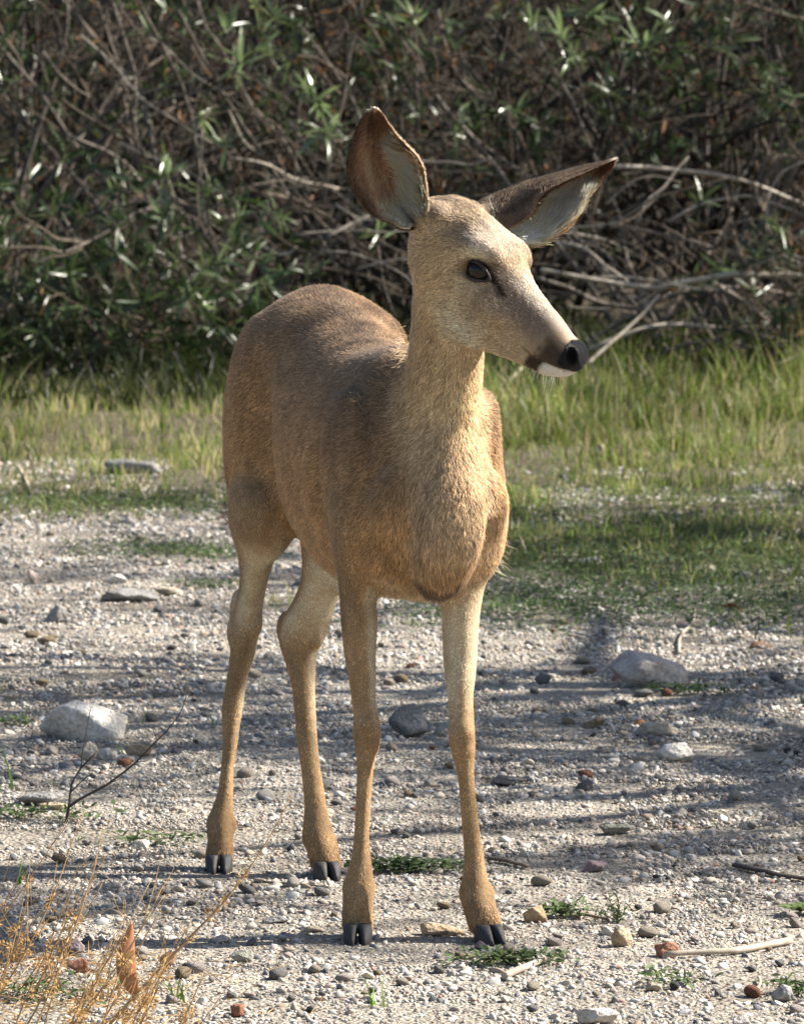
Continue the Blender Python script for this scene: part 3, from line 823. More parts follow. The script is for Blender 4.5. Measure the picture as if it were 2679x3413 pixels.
# tail hanging behind the rump, whiskers on the chin
tv, tf = uv_sphere(bl(-.185, 0, .745), (DF, DS, UPV), (.022, .034, .115), 20, 14)
tn = norm(tv - bl(-.185, 0, .745))
tail = deer_part('tail', np_mesh('tail', tv, tf, True, M_SKIN))
tc = np.where((tv[:, 2] < .67)[:, None], np.array([[.02, .016, .014]]), np.array([[.55, .47, .36]]))
set_col(tail.data, 'coat', tc)
ar_ = np.linalg.norm(np.cross(tv[tf[:, 1]] - tv[tf[:, 0]], tv[tf[:, 3]] - tv[tf[:, 0]]), axis=1)
fi, bw = sample_faces(tv, tf, ar_ + 1e-9, np.ones(len(tf)), 4000)
tfur = deer_part('tail_fur', hair_mesh('tail_fur', interp(tv, tf, fi, bw), norm(interp(tn, tf, fi, bw)), np.tile(-UPV, (4000, 1)), np.full(4000, .03), interp(tc, tf, fi, bw), width=.0014))
tfur.parent = tail; tfur.matrix_parent_inverse = Matrix.Identity(4); tag(tfur, kind='stuff')
def strand_mesh(name, roots, dirs, ln, width, droop, mat, segs=5):
    n = len(roots); t = np.linspace(0, 1, segs + 1)
    P = roots[:, None] + dirs[:, None] * (ln[:, None] * t)[..., None] + np.array([0, 0, -1.0]) * (droop * ln[:, None] * t**2)[..., None]
    side = norm(np.cross(dirs, norm(CAMV - roots)))
    W = width * (1 - .8 * t)
    A = P - side[:, None] * W[None, :, None] / 2; B = P + side[:, None] * W[None, :, None] / 2
    V = np.stack([A, B], 2).reshape(-1, 3)
    k = (np.arange(n)[:, None] * (segs + 1) + np.arange(segs)[None]).reshape(-1) * 2
    return np_mesh(name, V, np.stack([k, k + 1, k + 3, k + 2], 1), True, mat)
nw = 60
wr = np.array([head_pt(rng.uniform(.262, .310), rng.uniform(-.02, .016), -.066 + rng.uniform(-.010, .014)) for _ in range(nw)])
wd = norm(np.stack([HF * rng.uniform(.1, .9) - HU * rng.uniform(.5, 1.1) + HS * rng.uniform(-.5, .5) for _ in range(nw)]))
whisk = deer_part('whiskers', strand_mesh('whiskers', wr, wd, rng.uniform(.010, .034, nw), .0005, .15, M_WHISK)); tag(whisk, kind='stuff')
# loose tufts at the back of the thigh and the brisket
tu = []
for (u, v, Y, cnt, d, L, c) in ((491, 1003, 10.76, 130, (-.6, .3, -.7), .018, (.26, .14, .075)), (490, 1092, 10.76, 150, (-.6, .3, -.8), .020, (.26, .14, .075)),
                               
                               (858, 752, 10.02, 90, (-.8, -.3, -.5), .022, (.40, .30, .19)), (1047, 1182, 10.0, 30, (.8, -.3, -.45), .024, (.55, .45, .32))):
    p = at(u, v, Y) + rng.normal(0, 1, (cnt, 3)) * np.array([.006, .012, .014])
    tu.append((p, np.tile(d, (cnt, 1)) + .25 * rng.standard_normal((cnt, 3)), np.full(cnt, L), np.tile(c, (cnt, 1))))
tp = np.concatenate([t[0] for t in tu]); td = norm(np.concatenate([t[1] for t in tu]))
tme = hair_mesh('tufts', tp, norm(norm(CAMV - tp) * .6 + np.array([.3, 0, .6])), td, np.concatenate([t[2] for t in tu]), np.concatenate([t[3] for t in tu]), width=.0007, lift=(.0, .2))
tuft = deer_part('hair_tufts', tme); tag(tuft, kind='stuff')
# ================================================================== THE PLACE
def grassy(x, Y):
    """how much grass grows here, 0..1"""
    x = np.asarray(x, float); Y = np.asarray(Y, float)
    P = np.stack([x, Y, np.zeros_like(x)], -1)
    right = sstep(-.35, .45, x - .02 * (Y - 14))
    edge = 13.8 + (1 - right) * 2.6 + (vnoise(P, .9) - .5) * 2.2
    g = sstep(0, 4.0, Y - edge) * (.30 + .9 * vnoise(P + 5, 1.6))
    g = g + sstep(18.6, 20.4, Y) * .5 + right * sstep(15.0, 16.5, Y) * .3 + (1 - right) * sstep(16.8, 18.4, Y) * .35
    pat = sstep(.62, .72, vnoise(P + 31, 1.3)) * sstep(12.2, 14.0, Y) * .35
    return np.clip(g + pat, 0, 1)
def gz(x, Y):
    x = np.asarray(x, float); Y = np.asarray(Y, float)
    P = np.stack([x, Y, np.zeros_like(x)], -1)
    flat = 1 - sstep(.5, 1.3, np.hypot((x + .05) / 1.0, (Y - 10.35) / 1.1))
    z = ((vnoise(P, .8) - .5) * .035 + (vnoise(P + 9, 3.1) - .5) * .014) * (1 - flat) * sstep(60, 20, np.abs(Y - 12))
    bank = sstep(26.8, 29.2, Y) * 4.2 + np.clip(Y - 29, 0, 70) * .05  # added backing, made steep so it stays dark behind the thicket
    return z + bank
xs = np.unique(np.round(np.concatenate([np.linspace(-2.6, 2.8, 136), np.linspace(-9, 9, 60), np.linspace(-60, 60, 41), [-400, -200, -120, 120, 200, 400]]), 3))
ys = np.unique(np.round(np.concatenate([np.linspace(7.5, 26, 400), np.linspace(-6, 46, 140), np.linspace(-60, 120, 31), [-200, 200, 400]]), 3))
GX, GY = np.meshgrid(xs, ys, indexing='ij')
GP = np.stack([GX, GY, gz(GX, GY)], -1).reshape(-1, 3)
ii, jj = np.meshgrid(np.arange(len(xs) - 1), np.arange(len(ys) - 1), indexing='ij')
ny_ = len(ys)
GF = np.stack([ii * ny_ + jj, (ii + 1) * ny_ + jj, (ii + 1) * ny_ + jj + 1, ii * ny_ + jj + 1], -1).reshape(-1, 4)
def ground_material():
    m, nt, b = new_mat('gravelly_soil')
    tc = nd(nt, 'ShaderNodeTexCoord')
    def noise(sc, det=4):
        n = nd(nt, 'ShaderNodeTexNoise'); n.inputs['Scale'].default_value = sc; n.inputs['Detail'].default_value = det
        nt.links.new(tc.outputs['Object'], n.inputs['Vector']); return n
    def vor(sc):
        n = nd(nt, 'ShaderNodeTexVoronoi'); n.inputs['Scale'].default_value = sc
        nt.links.new(tc.outputs['Object'], n.inputs['Vector']); return n
    n1, n2 = noise(1.3, 6), noise(60, 4)
    sand = ramp(nt, [(.30, (.19, .172, .145)), (.50, (.27, .245, .208)), (.72, (.345, .315, .27))])
    nt.links.new(n1.outputs[0], sand.inputs[0])
    v1 = vor(120); v2 = vor(60)
    grain = ramp(nt, [(.0, (.45, .45, .47)), (.35, (.9, .89, .87)), (.75, (1.2, 1.15, 1.08)), (1.0, (.7, .62, .55))])
    sx = nd(nt, 'ShaderNodeSeparateColor'); nt.links.new(v1.outputs['Color'], sx.inputs[0]); nt.links.new(sx.outputs[0], grain.inputs[0])
    mul = nd(nt, 'ShaderNodeMixRGB', blend_type='MULTIPLY'); mul.inputs[0].default_value = .85
    nt.links.new(sand.outputs[0], mul.inputs[1]); nt.links.new(grain.outputs[0], mul.inputs[2])
    soil = ramp(nt, [(.3, (.045, .036, .025)), (.7, (.125, .105, .075))]); nt.links.new(n2.outputs[0], soil.inputs[0])
    ga = nd(nt, 'ShaderNodeAttribute', attribute_name='grassy')
    mx = nd(nt, 'ShaderNodeMixRGB'); nt.links.new(ga.outputs['Fac'], mx.inputs[0])
    nt.links.new(mul.outputs[0], mx.inputs[1]); nt.links.new(soil.outputs[0], mx.inputs[2])
    nt.links.new(mx.outputs[0], b.inputs['Base Color'])
    b.inputs['Roughness'].default_value = .95; b.inputs['Specular IOR Level'].default_value = .15
    bp = nd(nt, 'ShaderNodeBump'); bp.inputs['Strength'].default_value = .9; bp.inputs['Distance'].default_value = .006; bp.invert = True
    ad = nd(nt, 'ShaderNodeMath', operation='ADD')
    nt.links.new(v1.outputs['Distance'], ad.inputs[0]); nt.links.new(v2.outputs['Distance'], ad.inputs[1])
    nt.links.new(ad.outputs[0], bp.inputs['Height']); nt.links.new(bp.outputs[0], b.inputs['Normal'])
    return m
gme = np_mesh('ground', GP, GF, True, ground_material())
ga_ = gme.attributes.new('grassy', 'FLOAT', 'POINT')
gv = np.clip(grassy(GP[:, 0], GP[:, 1]) * 1.3 + sstep(22, 24.5, GP[:, 1]), 0, 1)  # dark soil carried under the thicket, painting its gaps in deeper shade
ga_.data.foreach_set('value', gv.astype(np.float32))
tag(mesh_obj('ground', gme), 'pale sandy gravel ground running back to an added dark backing bank', None, kind='structure')

# ------------------------------------------------------------------ stones
def icosphere(sub):
    bm = bmesh.new(); bmesh.ops.create_icosphere(bm, subdivisions=sub, radius=1.0)
    V = np.array([v.co[:] for v in bm.verts]); F = np.array([[v.index for v in f.verts] for f in bm.faces]); bm.free()
    return norm(V), F
ICO = {k: icosphere(k) for k in (1, 2, 3, 4)}
def stone_verts(sub, seed, planes=9, rough=.06, soft=14, sq=1.0, cut=(.62, 1.0)):
    r_ = np.random.default_rng(seed)
    V, F = ICO[sub]
    n = norm(r_.standard_normal((planes, 3))); d = r_.uniform(cut[0], cut[1], planes)
    q = np.clip((V @ n.T) / d, 1e-3, None)
    rad = 1 / ((q**soft).sum(1) + 0.9**soft) ** (1 / soft)
    P = V * rad[:, None]
    if rough: P = P * (1 + rough * (vnoise(V * 1.0 + seed * 3.7, 2.6) - .5) * 2 + rough * .5 * (vnoise(V + seed * 1.3, 6.0) - .5) * 2)[:, None]
    return P, F
def stone_material(name, cols, scale=14, rough=.85, vein=None):
    m, nt, b = new_mat(name)
    tc = nd(nt, 'ShaderNodeTexCoord')
    oi = nd(nt, 'ShaderNodeObjectInfo')
    ad = nd(nt, 'ShaderNodeVectorMath', operation='ADD')
    nt.links.new(tc.outputs['Object'], ad.inputs[0]); nt.links.new(oi.outputs['Location'], ad.inputs[1])
    n1 = nd(nt, 'ShaderNodeTexNoise'); n1.inputs['Scale'].default_value = scale; n1.inputs['Detail'].default_value = 8; n1.inputs['Roughness'].default_value = .65
    n2 = nd(nt, 'ShaderNodeTexNoise'); n2.inputs['Scale'].default_value = scale * 9; n2.inputs['Detail'].default_value = 5
    nt.links.new(ad.outputs[0], n1.inputs['Vector']); nt.links.new(ad.outputs[0], n2.inputs['Vector'])
    r = ramp(nt, [(.30, cols[0]), (.50, cols[1]), (.68, cols[2])]); nt.links.new(n1.outputs[0], r.inputs[0])
    mp = nd(nt, 'ShaderNodeMapRange'); mp.inputs[1].default_value = .3; mp.inputs[2].default_value = .7; mp.inputs[3].default_value = .72; mp.inputs[4].default_value = 1.18
    nt.links.new(n2.outputs[0], mp.inputs[0])
    mul = nd(nt, 'ShaderNodeMixRGB', blend_type='MULTIPLY'); mul.inputs[0].default_value = 1
    nt.links.new(r.outputs[0], mul.inputs[1]); nt.links.new(mp.outputs[0], mul.inputs[2])
    nt.links.new(mul.outputs[0], b.inputs['Base Color'])
    b.inputs['Roughness'].default_value = rough; b.inputs['Specular IOR Level'].default_value = .25
    bp = nd(nt, 'ShaderNodeBump'); bp.inputs['Strength'].default_value = .9; bp.inputs['Distance'].default_value = .008
    sm = nd(nt, 'ShaderNodeMath', operation='ADD'); nt.links.new(n1.outputs[0], sm.inputs[0]); nt.links.new(n2.outputs[0], sm.inputs[1])
    nt.links.new(sm.outputs[0], bp.inputs['Height']); nt.links.new(bp.outputs[0], b.inputs['Normal'])
    return m
SM = {
    'white': stone_material('white_quartz', [(0.336, 0.288, 0.224), (0.528, 0.488, 0.432), (0.608, 0.584, 0.544)]),
    'cream': stone_material('cream_stone', [(0.304, 0.256, 0.192), (0.416, 0.360, 0.288), (0.496, 0.448, 0.368)]),
    'pink': stone_material('pinkish_stone', [(0.30, 0.24, 0.205), (0.48, 0.42, 0.38), (0.60, 0.55, 0.51)]),
    'grey': stone_material('grey_stone', [(0.128, 0.124, 0.120), (0.232, 0.224, 0.212), (0.320, 0.308, 0.288)]),
    'dark': stone_material('dark_slate', [(0.048, 0.048, 0.052), (0.096, 0.096, 0.100), (0.160, 0.156, 0.152)]),
    'red': stone_material('rust_red_stone', [(0.152, 0.060, 0.036), (0.272, 0.120, 0.072), (0.384, 0.216, 0.144)]),
    'tan': stone_material('tan_stone', [(0.200, 0.144, 0.088), (0.320, 0.240, 0.152), (0.400, 0.320, 0.224)]),
    'purple': stone_material('purple_stone', [(0.112, 0.088, 0.096), (0.200, 0.152, 0.160), (0.272, 0.216, 0.216)]),
    'green': stone_material('greenish_stone', [(0.136, 0.144, 0.120), (0.232, 0.232, 0.192), (0.304, 0.296, 0.240)]),
}
_seed = [100]
def stone(box, kind, label, depth=.8, planes=9, name='stone', rz=None, lean=0.0, sub=4, sink=.12, group=None):
    """box: left, right, top, bottom of the stone in the picture; it stands on the ground"""
    l, r, t, bt = box
    _seed[0] += 1
    P, F = stone_verts(sub, _seed[0], planes + 7, rough=.05, soft=46, cut=(.45, .85))
    P = P * (1 + .10 * (vnoise(P + _seed[0], 2.2) - .5) + .09 * (vnoise(P + _seed[0] * 2, 7.0) - .5) + .05 * (vnoise(P + _seed[0], 16.0) - .5))[:, None]
    g = on_ground((l + r) / 2, bt)
    Y = g[1]
    w = (r - l) * px(Y)
    h_img = (bt - t) * px(Y)
    dep = w * depth
    h = max((h_img - dep * (CAM_H / Y) * .55) * 1.0, .22 * w)
    lean = {101: .30, 109: .22, 108: .15, 110: .12, 120: .5}.get(_seed[0], lean)
    P = P @ np.array([[math.cos(lean), 0, -math.sin(lean)], [0, 1, 0], [math.sin(lean), 0, math.cos(lean)]])
    lo, hi = P.min(0), P.max(0)
    P = (P - (lo + hi) / 2) / (hi - lo) * np.array([w, dep, h * (1 + sink)])
    P[:, 2] += h * (.5 - sink * .5)
    me = np_mesh(name, P, F, True, SM[kind])
    o = mesh_obj(name, me)
    x, y = g[0], Y + dep * .42
    o.location = (x, y, float(gz(x, y)))
    return tag(o, label, 'stone', group)
STONES = [
    ((78, 272, 1485, 1580), 'white', 'large white quartz rock with a sunlit crest beside the bare twig sapling', .75, 10),
    ((166, 209, 1573, 1617), 'cream', 'pale upright stone at the foot of the large white rock', .8, 8),
    ((204, 242, 1586, 1615), 'white', 'low white lump between the pale upright stone and the tan wedge', .8, 8),
    ((264, 324, 1581, 1608), 'tan', 'tan wedge shaped stone just behind the sapling twigs', .7, 7),
    ((34, 136, 1694, 1727), 'grey', 'flat dark grey stone left of the sapling foot', .6, 7),
    ((78, 146, 1717, 1735), 'tan', 'thin brownish stone slab leaning under the flat dark grey stone', .5, 6),
    ((280, 319, 1783, 1811), 'white', 'small pinkish white stone between the sapling and the rear hoof', .8, 7),
    ((823, 912, 1500, 1574), 'grey', 'grey pointed rock seen between the two front legs', .7, 7),
    ((1293, 1469, 1387, 1471), 'pink', 'big pinkish grey boulder at the edge of the grass', .7, 8),
    ((1346, 1443, 1541, 1577), 'cream', 'flat beige stone with an orange leaf behind it', .55, 6),
    ((1396, 1476, 1585, 1632), 'white', 'bright white stone in front of the flat beige stone', .7, 9),
    ((1042, 1108, 1656, 1681), 'dark', 'dark flat slate lying right of the front leg', .6, 7),
    ((1236, 1284, 1533, 1558), 'tan', 'rounded tan stone left of the flat beige stone', .8, 8),
    ((1416, 1456, 1518, 1536), 'grey', 'small bluish grey stone behind the flat beige stone', .6, 6),
    ((1273, 1352, 1755, 1781), 'green', 'flat greenish grey stone in the middle of the gravel', .6, 7),
    ((1205, 1240, 1794, 1812), 'cream', 'small cream stone below the greenish grey stone', .8, 8),
    ((1236, 1291, 1827, 1854), 'purple', 'purple brown stone lying above the small green plant', .7, 7),
    ((1110, 1165, 1920, 1962), 'tan', 'chunky orange tan stone beside the front hoof', .8, 9),
    ((1181, 1202, 1922, 1941), 'red', 'little red stone right of the orange tan stone', .8, 8),
    ((1297, 1346, 1968, 2014), 'tan', 'brown slanting stone behind the rust red stone', .8, 7),
    ((1277, 1308, 1968, 1989), 'white', 'thin white chip leaning on the brown slanting stone', .5, 6),
    ((1390, 1445, 1999, 2036), 'red', 'rust red stone at the end of the long pale stick', .8, 9),
    ((891, 988, 1960, 1990), 'tan', 'flat tan stone lying between the front hooves', .5, 6),
    ((1006, 1036, 1998, 2020), 'purple', 'small dark stone touching the left front hoof', .7, 7),
    ((1104, 1150, 2011, 2029), 'white', 'small hollow looking white stone in front of the front hoof', .6, 7),
    ((1220, 1317, 2140, 2182), 'white', 'long white stone at the near edge of the gravel', .6, 8),
    ((1636, 1687, 2087, 2129), 'grey', 'blue grey rounded stone below the long pale stick', .8, 9),
    ((1555, 1597, 2155, 2190), 'pink', 'pink stone at the near edge of the gravel', .8, 9),
    ((1370, 1406, 2088, 2110), 'cream', 'pale tan stone below the rust red stone', .8, 8),
    ((486, 540, 2018, 2046), 'green', 'flat olive grey stone left of the front hoof', .7, 6),
    ((449, 491, 1984, 2004), 'pink', 'flat pinkish stone behind the long leaning weed stem', .6, 7),
    ((555, 614, 1945, 1963), 'grey', 'flat pale grey stone between hind and front hoof', .6, 7),
    ((204, 258, 1872, 1898), 'grey', 'smooth bluish grey stone at the tips of the dry weeds', .7, 8),
    ((640, 692, 1965, 1982), 'cream', 'long cream stone just left of the right front hoof', .6, 7),
    ((140, 188, 2036, 2072), 'red', 'dark red brown stone among the dry weeds', .8, 8),
    ((136, 181, 1995, 2032), 'purple', 'grey purple stone among the dry weeds', .8, 8),
    ((489, 520, 2131, 2161), 'red', 'brick red stone at the near edge by the green grass tuft', .8, 7),
    ((93, 142, 1280, 1321), 'grey', 'rounded grey stone standing on the far gravel', .8, 8),
    ((211, 339, 1248, 1282), 'grey', 'long pale grey slab sunk in the far gravel', .6, 6),
    ((327, 393, 1246, 1268), 'cream', 'narrow pale slab behind the long grey slab', .5, 6),
    ((58, 84, 1207, 1240), 'pink', 'pink pointed stone on the far gravel', .8, 7),
    ((220, 272, 1221, 1244), 'white', 'low white stone on the far gravel', .7, 8),
    ((221, 346, 979, 1019), 'grey', 'broad flat blue grey rock lying in the grass', .6, 8),
    ((1211, 1283, 1183, 1208), 'white', 'white stone in the thin grass beyond the shoulder', .6, 8),
    ((1469, 1525, 1192, 1212), 'cream', 'curved pale stone in the thin grass', .6, 7),
    ((1183, 1211, 996, 1016), 'dark', 'small dark stone in the lit grass', .8, 8),
    ((1259, 1284, 930, 962), 'cream', 'pale stone standing in the tall grass', .7, 8),
    ((1567, 1595, 1217, 1240), 'grey', 'small round grey stone in the thin grass', .8, 8),
]
for bx_, kd, lb, dp, pl in STONES:
    stone(bx_, kd, lb, dp, pl)
# pebbles large enough to pick out one by one
_pv = {k: np_mesh('pebble', *(lambda PF: (PF[0] * .5, PF[1]))(stone_verts(2, 500 + k, 10, .06, 10)), True, None) for k in range(1)}
PEB = []
for kd in ('white', 'cream', 'pink', 'grey', 'dark', 'red', 'tan'):
    for k in range(4):
        P, F = stone_verts(2, 500 + k * 7 + len(kd), 10, .07, 12)
        PEB.append((kd, np_mesh('pebble', P * .5, F, True, SM[kd])))
PL = {'white': ('small white pebble lying loose on the gravel', 'white pebbles'), 'cream': ('small cream pebble lying loose on the gravel', 'cream pebbles'),
      'pink': ('small pinkish pebble lying loose on the gravel', 'pinkish pebbles'), 'grey': ('small grey pebble lying loose on the gravel', 'grey pebbles'),
      'dark': ('small dark slate pebble lying loose on the gravel', 'dark pebbles'), 'red': ('small rust red pebble lying loose on the gravel', 'rust red pebbles'),
      'tan': ('small tan pebble lying loose on the gravel', 'tan pebbles')}
pr = random.Random(11)
HOOF_XY = [on_ground(760, 2003)[:2], on_ground(1040, 2004)[:2], on_ground(466, 1852)[:2], on_ground(695, 1868)[:2]]
cnt_ = 0
while cnt_ < 245:
    v = pr.uniform(1130, 2170); u = pr.uniform(-20, 1730)
    if v < 1430 and u > 1000 and pr.random() < .6: continue
    g = on_ground(u, v)
    if min(np.hypot(*(g[:2] - h)) for h in HOOF_XY) < .07: continue
    if any(b[0] - 14 < u < b[1] + 14 and b[2] - 6 < v < b[3] + 10 for b, *_ in STONES): continue
    kd, me = pr.choices(PEB, weights=[{'white': 3, 'cream': 4, 'pink': 2.4, 'grey': 3.4, 'dark': 1.6, 'red': .8, 'tan': 2}[k] for k, _ in PEB])[0]
    o = bpy.data.objects.new('pebble', me)
    sz = .011 + .021 * pr.random()**2 + .0010 * (g[1] - 9)
    o.scale = (sz * pr.uniform(.9, 1.5), sz * pr.uniform(.8, 1.2), sz * pr.uniform(.55, .85))
    o.rotation_euler = (pr.uniform(-.3, .3), pr.uniform(-.3, .3), pr.uniform(0, 6.28))
    o.location = (g[0], g[1], float(gz(g[0], g[1])) + .003 + o.scale[2] * .22)
    COL.objects.link(o)
    tag(o, PL[kd][0], 'pebble', PL[kd][1]); cnt_ += 1

# gravel: tiles of loose grit, scattered by geometry nodes
PAL = np.array([(.56, .48, .38), (.46, .39, .30), (.62, .57, .49), (.48, .37, .30), (.36, .34, .315), (.26, .255, .25), (.15, .15, .155), (.72, .68, .61), (.38, .22, .15), (.42, .32, .21), (.52, .45, .35)])
PW = np.array([5, 4, 4, 2.6, 4, 3, 1.6, 2.6, .7, 2, 4.]); PW /= PW.sum()
gm_, gnt, gb = new_mat('grit')
gca = nd(gnt, 'ShaderNodeAttribute', attribute_name='grit')
gnz = nd(gnt, 'ShaderNodeTexNoise'); gnz.inputs['Scale'].default_value = 260
gmr = nd(gnt, 'ShaderNodeMapRange'); gmr.inputs[3].default_value = .7; gmr.inputs[4].default_value = 1.25
gmu = nd(gnt, 'ShaderNodeMixRGB', blend_type='MULTIPLY'); gmu.inputs[0].default_value = 1
gnt.links.new(gnz.outputs[0], gmr.inputs[0]); gnt.links.new(gca.outputs['Color'], gmu.inputs[1]); gnt.links.new(gmr.outputs[0], gmu.inputs[2])
gnt.links.new(gmu.outputs[0], gb.inputs['Base Color']); gb.inputs['Roughness'].default_value = .85; gb.inputs['Specular IOR Level'].default_value = .25
TILE = .30
def grit_tile(seed, big):
    r_ = np.random.default_rng(seed)
    shapes = [stone_verts(2 if k < 3 else 1, 900 + k, 11, .06, 26, cut=(.5, .9)) for k in range(8)]
    Vs, Fs, Cs, off = [], [], [], 0
    n = 2100
    for i in range(n):
        sz = (r_.lognormal(math.log((.0048 if big else .0038)), .52))
        sz = min(sz, .020)
        P, F = shapes[r_.integers(0, 3) if sz > .012 else r_.integers(3, 8)]
        a = r_.uniform(0, 6.28); t = r_.normal(0, .35, 2)
        R = np.array(Matrix.Rotation(a, 3, 'Z') @ Matrix.Rotation(t[0], 3, 'X') @ Matrix.Rotation(t[1], 3, 'Y'))
        Q = (P * .5 * np.array([sz * r_.uniform(.9, 1.5), sz * r_.uniform(.8, 1.2), sz * r_.uniform(.45, .8)])) @ R.T
        pos = np.array([r_.uniform(-.54, .54) * TILE, r_.uniform(-.54, .54) * TILE, sz * r_.uniform(-.08, .26)])
        Vs.append(Q + pos); Fs.append(F + off); off += len(P)
        c = PAL[r_.choice(len(PAL), p=PW)]; c = (c * .75 + c.mean() * .25) * .80 * r_.uniform(.65, 1.3)
        Cs.append(np.tile(c, (len(P), 1)))
    me = np_mesh('grit_tile', np.concatenate(Vs), np.concatenate(Fs), True, gm_)
    set_col(me, 'grit', np.concatenate(Cs))
    return bpy.data.objects.new('grit_tile', me)
def instancer(name, src, pts, rot, scl, idx, mat=None):
    col = bpy.data.collections.new(name + '_sources')
    for o in src: col.objects.link(o)
    me = bpy.data.meshes.new(name); me.from_pydata([tuple(p) for p in pts], [], [])
    a = me.attributes.new('rot', 'FLOAT_VECTOR', 'POINT'); a.data.foreach_set('vector', np.asarray(rot, np.float32).ravel())
    a = me.attributes.new('scl', 'FLOAT', 'POINT'); a.data.foreach_set('value', np.asarray(scl, np.float32))
    a = me.attributes.new('idx', 'INT', 'POINT'); a.data.foreach_set('value', np.asarray(idx, np.int32))
    o = mesh_obj(name, me)
    ng = bpy.data.node_groups.new(name, 'GeometryNodeTree')
    ng.interface.new_socket('Geometry', in_out='INPUT', socket_type='NodeSocketGeometry')
    ng.interface.new_socket('Geometry', in_out='OUTPUT', socket_type='NodeSocketGeometry')
    gi, go = ng.nodes.new('NodeGroupInput'), ng.nodes.new('NodeGroupOutput')
    ip = ng.nodes.new('GeometryNodeInstanceOnPoints'); ci = ng.nodes.new('GeometryNodeCollectionInfo')
    ci.inputs['Collection'].default_value = col; ci.inputs['Separate Children'].default_value = True; ci.inputs['Reset Children'].default_value = True
    def attr(nm, ty):
        n = ng.nodes.new('GeometryNodeInputNamedAttribute'); n.data_type = ty; n.inputs['Name'].default_value = nm
        return n.outputs['Attribute']
    ip.inputs['Pick Instance'].default_value = True
    ng.links.new(gi.outputs[0], ip.inputs['Points']); ng.links.new(ci.outputs[0], ip.inputs['Instance'])
    ng.links.new(attr('idx', 'INT'), ip.inputs['Instance Index'])
    ng.links.new(attr('rot', 'FLOAT_VECTOR'), ip.inputs['Rotation'])
    ng.links.new(attr('scl', 'FLOAT'), ip.inputs['Scale'])
    ng.links.new(ip.outputs[0], go.inputs[0])
    md = o.modifiers.new('scatter', 'NODES'); md.node_group = ng
    return o
tiles = [grit_tile(40 + k, k % 2) for k in range(6)]
tp_, tr_, ts_, ti_ = [], [], [], []
tr2 = random.Random(5)
for iy in range(int((22.0 - 8.2) / TILE)):
    Y = 8.2 + (iy + .5) * TILE
    half = 854 / FPX * Y + 2.3
    for ix in range(int(-half / TILE), int(half / TILE) + 1):
        x = ix * TILE + tr2.uniform(-.03, .03); y = Y + tr2.uniform(-.03, .03)
        g = float(grassy(np.array([x]), np.array([y]))[0])
        if tr2.random() < g * 1.0 - .35 + .7 * (Y > 19.2): continue
        tp_.append((x, y, float(gz(x, y)) - .001 - .003 * g)); tr_.append((0, 0, tr2.choice([0, 1.5708, 3.1416, 4.7124]) + tr2.uniform(-.1, .1)))
        ts_.append(tr2.uniform(.95, 1.12) + .02 * (Y - 9)); ti_.append(tr2.randrange(6))
grav = instancer('gravel', tiles, tp_, tr_, ts_, ti_)
tag(grav, 'loose cream and grey gravel covering the path', 'gravel', kind='stuff')
# ------------------------------------------------------------------ plant materials
def leaf_material(name, cols, trans=.45, rough=.45, spec=.35, attr=None):
    m, nt, b = new_mat(name)
    if attr:
        src = nd(nt, 'ShaderNodeAttribute', attribute_name=attr).outputs['Color']
    else:
        oi = nd(nt, 'ShaderNodeObjectInfo'); ge = nd(nt, 'ShaderNodeNewGeometry')
        r = ramp(nt, [(i / (len(cols) - 1), c) for i, c in enumerate(cols)])
        nt.links.new(ge.outputs['Random Per Island'], r.inputs[0]); src = r.outputs[0]
    nz = nd(nt, 'ShaderNodeTexNoise'); nz.inputs['Scale'].default_value = 60
    mr = nd(nt, 'ShaderNodeMapRange'); mr.inputs[3].default_value = .75; mr.inputs[4].default_value = 1.2
    mu = nd(nt, 'ShaderNodeMixRGB', blend_type='MULTIPLY'); mu.inputs[0].default_value = 1
    nt.links.new(nz.outputs[0], mr.inputs[0]); nt.links.new(src, mu.inputs[1]); nt.links.new(mr.outputs[0], mu.inputs[2])
    nt.links.new(mu.outputs[0], b.inputs['Base Color'])
    b.inputs['Roughness'].default_value = rough; b.inputs['Specular IOR Level'].default_value = spec
    tr = nd(nt, 'ShaderNodeBsdfTranslucent'); nt.links.new(mu.outputs[0], tr.inputs[0])
    mx = nd(nt, 'ShaderNodeMixShader'); mx.inputs[0].default_value = trans
    nt.links.new(b.outputs[0], mx.inputs[1]); nt.links.new(tr.outputs[0], mx.inputs[2]); nt.links.new(mx.outputs[0], nt.nodes['Material Output'].inputs[0])
    return m
def bark_material(name, c0, c1, scale=40):
    m, nt, b = new_mat(name)
    tc = nd(nt, 'ShaderNodeTexCoord')
    nz = nd(nt, 'ShaderNodeTexNoise'); nz.inputs['Scale'].default_value = scale; nz.inputs['Detail'].default_value = 5
    nt.links.new(tc.outputs['Object'], nz.inputs['Vector'])
    r = ramp(nt, [(.3, c0), (.7, c1)]); nt.links.new(nz.outputs[0], r.inputs[0]); nt.links.new(r.outputs[0], b.inputs['Base Color'])
    b.inputs['Roughness'].default_value = .8; b.inputs['Specular IOR Level'].default_value = .25
    bp = nd(nt, 'ShaderNodeBump'); bp.inputs['Strength'].default_value = .6; bp.inputs['Distance'].default_value = .003
    nt.links.new(nz.outputs[0], bp.inputs['Height']); nt.links.new(bp.outputs[0], b.inputs['Normal'])
    return m
M_LEAF = leaf_material('willow_leaf', [(.06, .105, .035), (.11, .165, .06), (.16, .215, .085), (.24, .27, .12)], .4, .28, .8)
M_LEAFDARK = leaf_material('shaded_willow_leaf', [(.022, .040, .014), (.038, .065, .022), (.06, .09, .03), (.085, .11, .04)], .3, .35, .5)  # darker copy of the willow leaf, shade put into its colour
